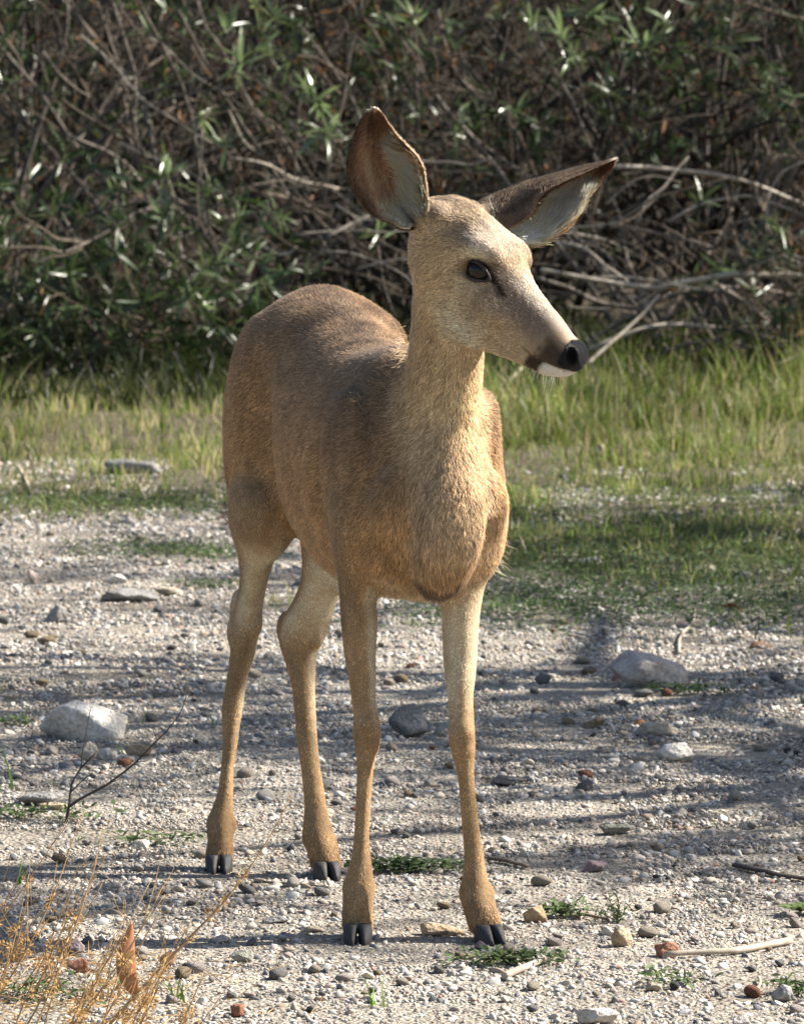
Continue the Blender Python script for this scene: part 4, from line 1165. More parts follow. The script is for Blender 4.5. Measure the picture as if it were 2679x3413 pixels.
M_DEADLEAF = leaf_material('withered_leaf', [(.030, .017, .009), (.075, .040, .017), (.19, .10, .04), (.03, .017, .009)], .3, .7, .2)
M_GRASS = leaf_material('grass_blade', None, .5, .5, .3, attr='blade')
M_BARK = bark_material('grey_bark', (.07, .058, .047), (.21, .178, .147))
M_TWIG = bark_material('twig_bark', (.075, .056, .041), (.20, .156, .118))
M_DARKTW = bark_material('shaded_twig_bark', (.016, .012, .009), (.06, .047, .037))  # darker bark for the deep shrubs, their shade painted in
M_INNER = bark_material('inner_shade_wood', (.010, .008, .006), (.035, .027, .021))  # interior twigs near black: the thicket's shade is in this colour
M_INLEAF = leaf_material('inner_shade_leaf', [(.008, .005, .003), (.02, .012, .006), (.035, .02, .01)], .2, .8, .1)  # interior dead leaves, darkened to stand in for deep shade
M_PALE = bark_material('bleached_wood', (.25, .21, .165), (.44, .385, .315), 30)
M_STRAW = bark_material('dry_straw', (.27, .165, .075), (.45, .30, .15), 60)
M_SEED = leaf_material('seed_husk', [(.40, .25, .10), (.52, .34, .15), (.30, .17, .065)], .3, .7, .2)
M_DARKTWIG = bark_material('dark_twig', (.035, .028, .024), (.085, .07, .058))

# ------------------------------------------------------------------ tubes and leaves
class Tubes:
    """collects tapering tubes into one mesh"""
    def __init__(s): s.V, s.F, s.n = [], [], 0
    def add(s, pts, r0, r1, sides=5):
        pts = np.asarray(pts, float); e0, e1 = (pts[0] - pts[1]) * .02, (pts[-1] - pts[-2]) * .02
        r = np.concatenate([[r0 * .04], np.linspace(r0, r1, len(pts)), [r1 * .04]])
        pts = np.concatenate([[pts[0] + e0], pts, [pts[-1] + e1]]); m = len(pts)
        tan = norm(np.gradient(pts, axis=0))
        ref = np.array([0.3, 0.9, 0.2]); a = norm(np.cross(tan, ref)); b = np.cross(tan, a)
        th = np.linspace(0, 2 * np.pi, sides, endpoint=False)
        R = pts[:, None] + r[:, None, None] * (np.cos(th)[None, :, None] * a[:, None] + np.sin(th)[None, :, None] * b[:, None])
        i, j = np.meshgrid(np.arange(m - 1), np.arange(sides), indexing='ij')
        q = np.stack([i * sides + j, i * sides + (j + 1) % sides, (i + 1) * sides + (j + 1) % sides, (i + 1) * sides + j], -1).reshape(-1, 4)
        s.V.append(R.reshape(-1, 3)); s.F.append(q + s.n); s.n += m * sides
    def mesh(s, name, mat): return np_mesh(name, np.concatenate(s.V), np.concatenate(s.F), True, mat)
def wander(rnd, p, d, L, n, wob, grav=0.0):
    """a crooked path from p along d"""
    pts = [np.array(p, float)]; d = norm(np.array(d, float)); st = L / n
    for _ in range(n):
        d = norm(d + wob * rnd.standard_normal(3) + np.array([0, 0, grav]))
        pts.append(pts[-1] + d * st)
    return np.array(pts)
def leaf_shape(n, fold=.25):
    """unit lance leaf along +x, two rows of quads, folded at the midrib, drooping"""
    t = np.linspace(0, 1, n + 1)
    w = np.sin(np.pi * np.clip(t * .93 + .07, 0, 1))**.8 * (1 - t)**.15
    mid = np.stack([t, 0 * t, -.16 * t**2], 1)
    L = mid + np.stack([0 * t, w, fold * w], 1) ; R = mid + np.stack([0 * t, -w, fold * w], 1)
    V = np.stack([L, mid, R], 1).reshape(-1, 3)
    F = []
    for i in range(n):
        a = i * 3
        F += [(a, a + 1, a + 4, a + 3), (a + 1, a + 2, a + 5, a + 4)]
    return V, np.array(F)
LV, LF = leaf_shape(3)
def leaf_batch(pos, dirs, ln, wd, rnd, roll=.9):
    """many leaves as arrays"""
    n = len(pos); d = norm(dirs)
    up = norm(np.array([0, 0, 1.0]) + roll * rnd.standard_normal((n, 3)))
    s = norm(np.cross(up, d)); u = np.cross(d, s)
    V = pos[:, None] + ln[:, None, None] * LV[None, :, :1] * d[:, None] + (wd[:, None] * LV[None, :, 1])[..., None] * s[:, None] + ((wd[:, None] * np.abs(LV[None, :, 1]) * .25 + ln[:, None] * (-.16 * LV[None, :, 0]**2)))[..., None] * u[:, None]
    F = (np.arange(n)[:, None, None] * len(LV) + LF[None]).reshape(-1, 4)
    return V.reshape(-1, 3), F

# single leaf meshes shared by all leaves that can be picked out one by one
def one_leaf(k, mat):
    r_ = np.random.default_rng(60 + k)
    V, F = leaf_shape(5, r_.uniform(.1, .4))
    V = V * np.array([1, r_.uniform(.055, .085), 1]); V[:, 2] = np.abs(V[:, 1]) * .3 - r_.uniform(.05, .35) * V[:, 0]**2
    V[:, 1] += r_.uniform(-.12, .12) * V[:, 0]**2
    return np_mesh('leaf', V, F, True, mat)
LEAF_ME = [one_leaf(k, M_LEAF) for k in range(6)]
DEAD_ME = [one_leaf(20 + k, M_DEADLEAF) for k in range(4)]
def frame_rot(d, up):
    d = Vector(d).normalized(); s = Vector(up).cross(d).normalized(); u = d.cross(s)
    return Matrix((d, s, u)).transposed().to_quaternion()
def put_leaf(me, p, d, up, L, parent, org):
    o = bpy.data.objects.new('leaf', me); COL.objects.link(o); o.parent = parent
    o.location = Vector(p) - Vector(org); o.rotation_mode = 'QUATERNION'; o.rotation_quaternion = frame_rot(d, up); o.scale = (L, L, L)

def shrub(x, y, label, seed, nstem=13, spread=.8, height=2.0, leafy=.5, dead=.3, lean=(0, 0), extra=None, rosettes=(), solo=60, rad=.013, name='shrub', cat='shrub', group=None):
    r_ = np.random.default_rng(seed)
    org = np.array([x, y, float(gz(x, y))])
    root = empty(name, org)
    tag(root, label, cat, group)
    tw = Tubes()
    tips, mids = [], []
    for k in range(nstem):
        a = r_.uniform(0, 6.28); sp_ = spread * r_.uniform(.3, 1.0)
        d0 = np.array([math.cos(a) * sp_ + lean[0], math.sin(a) * sp_ * .7 + lean[1], 1.0])
        L = height * r_.uniform(.75, 1.25)
        p = wander(r_, [r_.normal(0, .10), r_.normal(0, .10), -.05], d0, L, 12, .13, -.045)
        t = Tubes(); rr = rad * r_.uniform(.6, 1.15); t.add(p, rr, rr * .3, 6)
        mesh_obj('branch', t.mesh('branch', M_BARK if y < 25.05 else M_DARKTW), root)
        for q in range(r_.integers(5, 9)):
            i = r_.integers(3, 12); st = p[i] + (p[min(i + 1, 12)] - p[i]) * r_.random()
            dd = norm(p[min(i + 1, 12)] - p[i - 1]) + r_.standard_normal(3) * np.array([.75, .6, .5])
            Ls = r_.uniform(.25, .75) * (1.1 - i / 26)
            pp = wander(r_, st, dd, Ls, 7, .16, .02)
            tw.add(pp, rr * .42, .0016, 4)
            tips.append((pp[-1], pp[-1] - pp[-2])); mids += [(pp[j], pp[j + 1] - pp[j]) for j in range(2, 7)]
            for _ in range(r_.integers(1, 4)):
                j = r_.integers(2, 7)
                p3 = wander(r_, pp[j], norm(pp[j] - pp[j - 1]) + r_.standard_normal(3) * .7, r_.uniform(.10, .30), 4, .2)
                tw.add(p3, .0026, .0011, 3)
                tips.append((p3[-1], p3[-1] - p3[-2]))
                mids += [(p3[j2], p3[j2 + 1] - p3[j2]) for j2 in range(1, 4)]
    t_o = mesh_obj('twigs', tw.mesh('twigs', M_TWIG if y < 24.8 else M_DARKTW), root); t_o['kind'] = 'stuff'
    # leaves in tufts at the twig ends
    pos, drs, ln = [], [], []
    for p, d in tips:
        if r_.random() > leafy: continue
        for _ in range(r_.integers(6, 13)):
            dd = norm(norm(d) * .6 + r_.standard_normal(3) * .75)
            pos.append(p - norm(d) * r_.uniform(0, .04)); drs.append(dd); ln.append(r_.uniform(.06, .125))
    if pos:
        pos, drs, ln = np.array(pos), np.array(drs), np.array(ln)
        ns = min(solo, len(pos))
        front = np.argsort(pos[:, 1] + .25 * r_.random(len(pos)))[:ns] if ns else []
        m_ = np.ones(len(pos), bool); m_[front] = False
        for i in front:
            put_leaf(LEAF_ME[r_.integers(0, 6)], pos[i] + org, drs[i], norm(np.array([0, 0, 1.0]) + r_.standard_normal(3) * .6), ln[i], root, org)
        if m_.any():
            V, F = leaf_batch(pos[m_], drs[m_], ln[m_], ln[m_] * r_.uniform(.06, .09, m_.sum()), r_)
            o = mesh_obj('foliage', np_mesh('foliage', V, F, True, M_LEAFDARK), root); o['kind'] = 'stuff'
    sel = [m for m in mids if r_.random() < dead]
    if sel:
        pos = np.array([m[0] for m in sel]); drs = norm(norm(np.array([m[1] for m in sel])) * .4 + r_.standard_normal((len(sel), 3)) * .6 + np.array([0, 0, -.7]))
        ln = r_.uniform(.03, .075, len(sel))
        V, F = leaf_batch(pos, drs, ln, ln * r_.uniform(.08, .16, len(sel)), r_)
        o = mesh_obj('withered_leaves', np_mesh('withered_leaves', V, F, True, M_DEADLEAF), root); o['kind'] = 'stuff'
    for (u, v, Y, n, L) in rosettes:
        c = at(u, v, Y)
        tw2 = Tubes(); st = wander(r_, c - org, np.array([r_.uniform(-.3, .3), .5, -1.0]), .35, 5, .1)
        tw2.add(st, .003, .005, 5); mesh_obj('branch', tw2.mesh('branch', M_BARK), root)
        for _ in range(n + 4):
            dd = norm(np.array([0, -.25, .35]) + r_.standard_normal(3) * np.array([.8, .6, .7]))
            put_leaf(LEAF_ME[r_.integers(0, 6)], c + r_.standard_normal(3) * .012, dd, norm(np.array([.5, -.3, 1.0]) + r_.standard_normal(3) * .4), L * r_.uniform(1.0, 1.7), root, org)
    for (pts, Y0, Y1, w0, w1, mt) in (extra or ()):
        pr_ = resample(pts, 16); Ys = np.linspace(Y0, Y1, 16)
        P = np.array([at(u, v, yy) for (u, v), yy in zip(pr_, Ys)])
        P += (vnoise(P, 9)[:, None] - .5) * np.array([.01, .01, .012])
        t = Tubes(); t.add(P - org, w0 * .75, w1 * .75, 7); mesh_obj('branch', t.mesh('branch', mt), root)
    return root

# ------------------------------------------------------------------ the thicket behind
SG = 'shrubs of the thicket'
right_branches = [
    ([(1150, 572), (1240, 588), (1330, 604), (1400, 612), (1470, 596), (1560, 583), (1640, 586), (1760, 592)], 23.0, 23.4, .011, .016, M_PALE),
    ([(1060, 826), (1090, 800), (1118, 772)], 22.6, 22.8, .010, .009, M_PALE),
    ([(1245, 775), (1300, 725), (1360, 672), (1400, 625)], 22.9, 23.1, .010, .006, M_PALE),
    ([(1250, 745), (1330, 712), (1400, 692), (1480, 692), (1560, 702), (1640, 722), (1760, 760)], 23.2, 23.4, .011, .012, M_PALE),
    ([(1140, 590), (1200, 610), (1260, 640), (1340, 655)], 23.3, 23.5, .012, .010, M_BARK),
    ([(1310, 352), (1380, 356), (1450, 364), (1520, 372), (1600, 392), (1720, 440)], 23.6, 24.0, .013, .010, M_PALE),
    ([(1190, 515), (1240, 530), (1290, 570), (1330, 600)], 23.4, 23.2, .010, .008, M_PALE),
    ([(1520, 600), (1580, 640), (1640, 690), (1720, 730)], 23.3, 23.5, .010, .008, M_PALE),
    ([(1180, 800), (1290, 700), (1420, 630), (1560, 610), (1740, 640)], 23.5, 23.8, .013, .011, M_BARK),
    ([(1300, 480), (1420, 500), (1560, 540), (1740, 610)], 23.8, 24.0, .011, .010, M_BARK),
    ([(1420, 470), (1500, 430), (1600, 420), (1730, 470)], 23.9, 24.2, .008, .007, M_PALE),
    ([(1350, 780), (1450, 735), (1560, 730), (1730, 800)], 23.2, 23.4, .010, .009, M_BARK),
    ([(1640, 780), (1680, 760), (1740, 735)], 22.9, 23.0, .007, .008, M_PALE),
]
left_branches = [
    ([(700, 500), (740, 480), (782, 460)], 23.6, 23.7, .010, .008, M_PALE),
    ([(560, 527), (590, 540), (612, 540), (630, 525)], 23.7, 23.7, .009, .008, M_PALE),
    ([(380, 20), (430, 120), (500, 240), (560, 330), (620, 430), (690, 520), (740, 640)], 23.8, 24.2, .006, .011, M_BARK),
    ([(250, 370), (330, 395), (400, 440), (480, 500), (560, 560)], 23.9, 24.0, .010, .007, M_BARK),
    ([(420, 0), (440, 60), (470, 100), (520, 200), (600, 300), (660, 420)], 24.1, 24.3, .006, .010, M_BARK),
    ([(480, 330), (560, 350), (640, 385), (720, 400)], 23.8, 24.0, .009, .007, M_PALE),
    ([(150, 290), (260, 340), (330, 420), (420, 470)], 24.0, 24.2, .010, .007, M_BARK),
    ([(0, 560), (120, 500), (230, 440), (340, 430)], 24.2, 24.0, .013, .008, M_BARK),
    ([(640, 60), (720, 170), (760, 240), (800, 330)], 24.4, 24.4, .006, .009, M_BARK),
    ([(930, 20), (960, 130), (1010, 200), (1100, 260)], 24.4, 24.5, .008, .008, M_BARK),
    ([(300, 480), (400, 500), (520, 505), (640, 470)], 24.0, 23.9, .009, .007, M_BARK),
]
_ar = random.Random(17)
def arcs(n, u0, u1, v0, v1, slope, bow, Y0, Y1, L0, L1):
    out = []
    for _ in range(n):
        u, v = _ar.uniform(u0, u1), _ar.uniform(v0, v1); L = _ar.uniform(L0, L1); a = _ar.gauss(*slope); b = _ar.gauss(0, bow)
        Y = _ar.uniform(Y0, Y1)
        pts = [(u + L * t * math.cos(a) - b * L * math.sin(math.pi * t) * math.sin(a) + _ar.gauss(0, 4), v + L * t * math.sin(a) + b * L * math.sin(math.pi * t) * math.cos(a) + _ar.gauss(0, 4)) for t in (0, .25, .5, .75, 1)]
        r = _ar.uniform(.0030, .0062)
        out.append((pts, Y, Y + _ar.uniform(-.25, .25), r, r * .6, _ar.choice([M_PALE, M_TWIG, M_TWIG])))  # the pale ones carry sunlight on the twigs in their colour
    return out
right_branches += arcs(75, 1120, 1640, 380, 800, (.25, .5), .16, 22.9, 24.0, 140, 420)
left_branches += arcs(40, 60, 640, 60, 520, (.85, .35), .10, 23.5, 24.4, 130, 380) + arcs(30, 300, 900, 330, 600, (.2, .3), .10, 23.4, 24.2, 120, 320)
shrub(1.05, 24.3, 'tangled bare shrub with bleached arching branches behind the grass right of the deer', 21, 16, 1.1, 1.7, .12, .30, (-.15, -.1), right_branches, solo=40)
shrub(-.75, 24.6, 'twiggy shrub with bright leaf tufts behind the back of the deer', 22, 15, .9, 2.1, .25, .35, (0, -.05), left_branches,
      [(505, 140, 23.9, 9, .10), (672, 215, 23.7, 10, .10), (690, 285, 23.7, 12, .10), (345, 378, 23.6, 12, .11), (440, 410, 23.7, 9, .08), (585, 462, 23.8, 9, .07), (248, 405, 23.9, 5, .07), (800, 505, 23.9, 8, .07), (640, 200, 23.9, 6, .08)], solo=60)
shrub(1.9, 24.9, 'leafy green shrub towering behind the bleached branches', 23, 15, .7, 2.4, .75, .40, (-.1, -.05), None,
      [(1130, 60, 24.3, 8, .08), (1190, 75, 24.2, 8, .08), (1215, 120, 24.3, 8, .08), (1360, 95, 24.2, 9, .09), (1410, 60, 24.3, 8, .08), (1645, 195, 24.2, 8, .10), (1650, 230, 24.2, 6, .10), (970, 285, 24.2, 6, .07), (1090, 230, 24.3, 8, .07), (1290, 200, 24.4, 8, .08), (880, 50, 24.3, 8, .09), (1250, 30, 24.4, 9, .09)], solo=110)
shrub(.35, 25.1, 'leafy shrub with brown withered tops behind the ears', 24, 14, .6, 2.3, .55, .40, (0, -.05), solo=70)
shrub(-1.75, 24.9, 'dark leafy shrub at the left end of the thicket', 25, 15, .7, 2.3, .65, .40, (.1, -.05), solo=90)
shrub(2.9, 25.0, 'brown withered shrub at the right end of the thicket', 26, 12, .7, 2.2, .35, .35, (-.1, 0), solo=30)
shrub(-2.9, 25.1, 'sparse leafy shrub beyond the left end of the thicket', 27, 10, .7, 2.2, .35, .4, solo=20)
shrub(-.2, 26.0, 'tall brown shrub deep inside the thicket', 28, 14, .6, 2.7, .35, .8, solo=20)
shrub(1.3, 26.1, 'tall leafy brown shrub deep inside the thicket', 29, 14, .6, 2.7, .45, .8, solo=20)
shrub(-1.4, 26.1, 'tall shaded shrub deep inside the thicket', 30, 14, .6, 2.7, .40, .7, solo=20)
shrub(-1.45, 23.3, 'low dark leafy bush hanging over the grass at the left foot of the thicket', 41, 16, 1.8, .40, .8, .2, (0, -.1), solo=12, rad=.006, name='low_bush', cat='bush')
shrub(-.85, 23.6, 'low dark leafy bush at the foot of the thicket just behind the rump', 42, 16, 1.8, .36, .8, .2, (0, -.1), solo=12, rad=.006, name='low_bush', cat='bush')
shrub(-2.2, 23.4, 'low dark leafy bush beyond the left end of the grass', 43, 14, 1.5, .55, .9, .2, (0, -.1), solo=8, rad=.006, name='low_bush', cat='bush')
shrub(1.6, 23.4, 'low brown leafy bush under the bleached branches', 44, 14, 1.6, .36, .5, .6, (0, -.1), solo=8, rad=.006, name='low_bush', cat='bush')
# brushwood massed against the bank
bt = Tubes(); rb = np.random.default_rng(77); bp_, bd_, bl_ = [], [], []
for k in range(800):
    x, y = rb.uniform(-4.5, 4.8), rb.uniform(25.6, 28.2)
    p = wander(rb, [x, y, float(gz(x, y))], [rb.normal(0, .5), rb.normal(0, .3), 1], rb.uniform(.6, 2.3), 7, .2, -.03)
    bt.add(p, rb.uniform(.004, .010), .002, 4)
    for j in range(2, 8):
        for _ in range(3):
            bp_.append(p[j] + rb.normal(0, .07, 3)); bd_.append(rb.standard_normal(3) + np.array([0, 0, -.4])); bl_.append(rb.uniform(.04, .09))
bo = mesh_obj('brushwood', bt.mesh('brushwood', M_INNER)); tag(bo, 'mass of shade-darkened twigs filling the depth of the thicket', 'brushwood', kind='stuff')
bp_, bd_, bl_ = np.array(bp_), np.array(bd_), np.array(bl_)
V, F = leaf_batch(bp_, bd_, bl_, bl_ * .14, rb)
bo2 = mesh_obj('brush_leaves', np_mesh('brush_leaves', V, F, True, M_INLEAF)); tag(bo2, 'mass of withered brown leaves darkened for shade in the depth of the thicket', 'dry leaves', kind='stuff')

# ------------------------------------------------------------------ grass
def blades(P, H, W, lean, rnd, cols, segs=3):
    n = len(P); a = rnd.uniform(0, 6.28, n)
    side = np.stack([np.cos(a), np.sin(a), 0 * a], 1)
    ld = rnd.normal(0, 1, (n, 2)) * lean
    t = np.linspace(0, 1, segs + 1)
    c = P[:, None] + np.stack([ld[:, :1] * H[:, None] * t**1.8, ld[:, 1:] * H[:, None] * t**1.8, H[:, None] * t * (1 - .12 * t)], -1)
    w = W[:, None] * (1 - t)**.7
    w[:, -1] = 0
    A = c - side[:, None] * w[..., None]; B = c + side[:, None] * w[..., None]
    V = np.stack([A, B], 2).reshape(-1, 3)
    k = (np.arange(n)[:, None] * (segs + 1) + np.arange(segs)[None]).reshape(-1) * 2
    F = np.stack([k, k + 1, k + 3, k + 2], 1)
    C = np.repeat(cols, (segs + 1) * 2, axis=0)
    return V, F, C
def grass_obj(name, P, H, W, lean, cols, rnd, label, cat):
    V, F, C = blades(P, H, W, lean, rnd, cols)
    me = np_mesh(name, V, F, True, M_GRASS); set_col(me, 'blade', C)
    return tag(mesh_obj(name, me), label, cat, kind='stuff')
rg = np.random.default_rng(9)
N = 330000
Y = 12.4 + rg.random(N)**.75 * 12.4
half = 854 / FPX * Y + 1.8
x = rg.uniform(-1, 1, N) * half
g = grassy(x, Y); Pn = np.stack([x, Y, 0 * x], 1)
cl = vnoise(Pn, 6) * .75 + vnoise(Pn + 3, 1.9) * .45 + (rg.random(N) - .5) * .1
keep = rg.random(N) < np.clip(g * sstep(.50, .80, cl) * (1.25 - .5 * sstep(21, 23, Y)), 0, 1) * (.17 + .16 * sstep(18.2, 19.5, Y) + .20 * sstep(-.8, .6, x)) * (1 - .95 * sstep(20.6, 21.6, Y) * sstep(.3, -.3, x)) * (1 - .85 * sstep(22.0, 22.8, Y))
x, Y, g = x[keep], Y[keep], g[keep]
tall = sstep(18.5, 21.5, Y) * sstep(-1.2, .8, x) * .065 + .03 * sstep(19, 21, Y)
H = (rg.uniform(.02, .07, len(x)) + tall * rg.uniform(.4, 1.5, len(x))) * (1 + .6 * (rg.random(len(x)) < .06)) * (.35 + 1.3 * vnoise(np.stack([x, Y, 0 * x], 1) + 13, 3.2))
base = np.array([(.13, .20, .035), (.19, .25, .05), (.25, .28, .075), (.09, .14, .03), (.38, .33, .17)])
ci = rg.choice(5, len(x), p=[.20, .20, .2, .14, .26])
ci = np.where((x < -.1) & (rg.random(len(x)) < .28), 4, ci)
cols = base[ci] * rg.uniform(.7, 1.2, (len(x), 1)) * (.5 + .85 * vnoise(np.stack([x, Y, 0 * x], 1), 2.4))[:, None]
grass_obj('grass', np.stack([x, Y, gz(x, Y)], 1), H, rg.uniform(.0014, .0030, len(x)) * (.7 + Y / 30), .30, cols, rg, 'fresh green grass growing up to the thicket', 'grass')
N = 90000
Y = rg.uniform(13.4, 22.8, N); x = rg.uniform(-1, 1, N) * (854 / FPX * Y + 1.2)
keep = rg.random(N) < np.clip(grassy(x, Y) * 1.1, 0, 1) * .6; x, Y = x[keep], Y[keep]
ci = rg.choice(5, len(x), p=[.2, .2, .2, .12, .28])
grass_obj('short_grass', np.stack([x, Y, gz(x, Y)], 1), rg.uniform(.012, .05, len(x)), rg.uniform(.0012, .0026, len(x)), .6, base[ci] * rg.uniform(.5, 1.1, (len(x), 1)), rg, 'short mixed green and dry grass between the taller blades', 'grass')
# tall rank grass and weeds in front of the thicket
N = 17000
x = rg.uniform(-3.2, 3.4, N); Y = rg.uniform(21.2, 25.4, N); Pn = np.stack([x, Y, 0 * x], 1)
keep = rg.random(N) < sstep(.08, .45, vnoise(Pn, 2.5)); x, Y = x[keep], Y[keep]
H = rg.uniform(.06, .26, len(x)) * (1 - .2 * sstep(0, 1, x)) * (.6 + .5 * sstep(22, 24, Y)); cols = base[rg.choice(4, len(x))] * rg.uniform(.18, .55, (len(x), 1)) * (.45 + .55 * sstep(-.3, .5, x))[:, None]  # blade colours darkened as shade at the thicket foot, more so left
grass_obj('tall_grass', np.stack([x, Y, gz(x, Y)], 1), H, rg.uniform(.003, .007, len(x)), .35, cols, rg, 'tall shaded grass and weeds at the foot of the thicket', 'grass')
# low creeping plants: small leaves close to the ground
pc, dc, lc = [], [], []
mats = [(880, 1853, .10, .03, 520), (1085, 2052, .085, .04, 420), (1200, 1950, .05, .03, 160), (60, 1752, .16, .05, 300), (330, 1800, .10, .05, 160), (1690, 2110, .05, .04, 120), (1420, 2095, .06, .05, 90),
        (90, 2120, .10, .1, 200), (330, 1180, .30, .25, 900), (420, 1190, .18, .15, 500), (450, 1250, .10, .05, 200), (300, 1080, .5, .5, 1800), (110, 1090, .3, .5, 700), (1250, 1230, .55, .9, 5200), (1500, 1180, .55, 1.0, 5200), (1100, 1290, .35, .5, 2400), (1600, 1300, .4, .5, 2400), (1350, 1080, .8, 1.2, 4200), (1450, 1480, .12, .05, 260), (30, 1545, .05, .04, 60)]
for (u, v, sx, sy, n) in mats:
    c = on_ground(u, v)
    p = c + np.stack([rg.normal(0, sx * .5, n), rg.normal(0, sy * .5, n), 0 * rg.random(n)], 1)
    p[:, 2] = gz(p[:, 0], p[:, 1]) + rg.uniform(.004, .022, n)
    pc.append(p); dc.append(np.stack([rg.standard_normal(n), rg.standard_normal(n), rg.uniform(-.1, .6, n)], 1)); lc.append(rg.uniform(.008, .02, n))
pc, dc, lc = np.concatenate(pc), np.concatenate(dc), np.concatenate(lc)
V, F = leaf_batch(pc, dc, lc, lc * .22, rg, .4)
M_COVER = leaf_material('creeping_leaf', [(.05, .085, .03), (.08, .125, .045), (.12, .16, .06), (.07, .10, .05)], .3, .6, .2)
tag(mesh_obj('ground_cover', np_mesh('ground_cover', V, F, True, M_COVER)), 'low green creeping plants spreading over the gravel', 'ground cover', kind='stuff')
# ------------------------------------------------------------------ bare sapling by the white rock
def picture_path(pts, Y):
    return np.array([at(u, v, Y + dy) for u, v, dy in pts])
sb = on_ground(141, 1758)
sap = empty('sapling', sb); tag(sap, 'thin dark leafless sapling forking low beside the white rock', 'sapling')
def sap_branch(pts, r0, r1, n=14):
    p = resample(picture_path(pts, sb[1]), n); p = p + (vnoise(p, 30)[:, None] - .5) * .006
    t = Tubes(); t.add(p - sb, r0, r1, 6); return mesh_obj('branch', t.mesh('branch', M_DARKTWIG), sap), p
sap_branch([(141, 1762, 0), (145, 1738, 0), (150, 1711, 0), (152, 1690, .01), (154, 1667, .01), (160, 1652, .01), (172, 1633, .02), (186, 1618, .02), (202, 1601, .03)], .0034, .0012)
_, rp = sap_branch([(150, 1711, 0), (180, 1692, -.01), (217, 1675, -.02), (246, 1654, -.02), (274, 1633, -.03), (297, 1612, -.04), (319, 1589, -.04), (342, 1566, -.05), (363, 1544, -.05), (381, 1518, -.05), (395, 1495, -.05), (398, 1470, -.05), (397, 1448, -.05)], .0026, .0007)
sap_branch([(172, 1633, .02), (176, 1600, .03), (182, 1560, .03), (192, 1520, .04), (197, 1500, .04)], .0014, .0005)
sap_branch([(154, 1680, .01), (170, 1664, -.01), (186, 1650, -.02), (200, 1640, -.03)], .0016, .0006)
for (i, du, dv) in ((3, 30, -14), (5, -12, -34), (6, 26, -4), (8, -10, -28), (4, -24, -10)):
    u0, v0 = project(rp[i][None]); sap_branch([(u0[0], v0[0], 0), (u0[0] + du * .5, v0[0] + dv * .55, -.01), (u0[0] + du, v0[0] + dv, -.02)], .0012, .0005, 6)
stalk = empty('weed_stalk', on_ground(24, 1690)); tag(stalk, 'single green blade-leaved weed at the frame side left of the sapling', 'weed')
def add_blades(root, n, H, W, lean, seed, col):
    r_ = np.random.default_rng(seed)
    o = np.array(root.location)
    for _ in range(n):
        P = r_.normal(0, .008, (1, 3)) * np.array([1, 1, 0])
        V, F, C = blades(P, np.array([H * r_.uniform(.6, 1.1)]), np.array([W]), lean, r_, np.array([col]) * r_.uniform(.8, 1.2), 5)
        me = np_mesh('blade', V, F, True, M_GRASS); set_col(me, 'blade', C); mesh_obj('blade', me, root)
add_blades(stalk, 4, .10, .0035, .5, 1, (.10, .17, .04))
for k, (u, v, n, H, lb) in enumerate([(382, 2128, 7, .055, 'bright green grass tuft at the near edge beside the dry weeds'), (806, 2140, 5, .05, 'small green grass tuft below the right front hoof'),
                                      (40, 1880, 4, .06, 'small green grass tuft at the edge of the dry weeds'), (268, 1605, 3, .035, 'tiny green sprout beside the tan wedge stone'), (50, 1548, 4, .03, 'tiny green sprout left of the large white rock')]):
    t = empty('grass_tuft', on_ground(u, v)); tag(t, lb, 'grass tuft'); add_blades(t, n, H, .0022, .6, 40 + k, (.17, .27, .05))

# little feathery plant and the broad leaved one on the right
pl = empty('seedling', on_ground(1312, 1962)); tag(pl, 'little feathery green seedling behind the brown slanting stone', 'seedling')
r_ = np.random.default_rng(4)
for k in range(7):
    p = wander(r_, [0, 0, 0], [r_.normal(-.1, .5), r_.normal(0, .3), 1], r_.uniform(.030, .052), 6, .15)
    t = Tubes(); t.add(p, .0012, .0004, 4); st = mesh_obj('stem', t.mesh('stem', M_COVER), pl)
    n = 26; ids = r_.integers(1, 7, n)
    V, F = leaf_batch(p[ids], r_.standard_normal((n, 3)) + [0, 0, .5], r_.uniform(.006, .013, n), np.full(n, .0011), r_)
    fo = mesh_obj('leaflets', np_mesh('leaflets', V, F, True, M_COVER), st); fo['kind'] = 'stuff'
bw_ = empty('broadleaf_weed', on_ground(1700, 1945)); tag(bw_, 'broad leaved green weed flat on the gravel at the bark strip', 'weed')
for k in range(8):
    a = k * .8 + .2; L = r_.uniform(.035, .055)
    V, F = leaf_shape(6, .2); V = V * np.array([L, L * .28, L * .5])
    ca, sa = math.cos(a), math.sin(a); V = V @ np.array([[ca, sa, 0], [-sa, ca, 0], [0, 0, 1]]); V[:, 2] += .006 + np.hypot(V[:, 0], V[:, 1]) * .35
    mesh_obj('leaf', np_mesh('leaf', V, F, True, M_COVER), bw_)

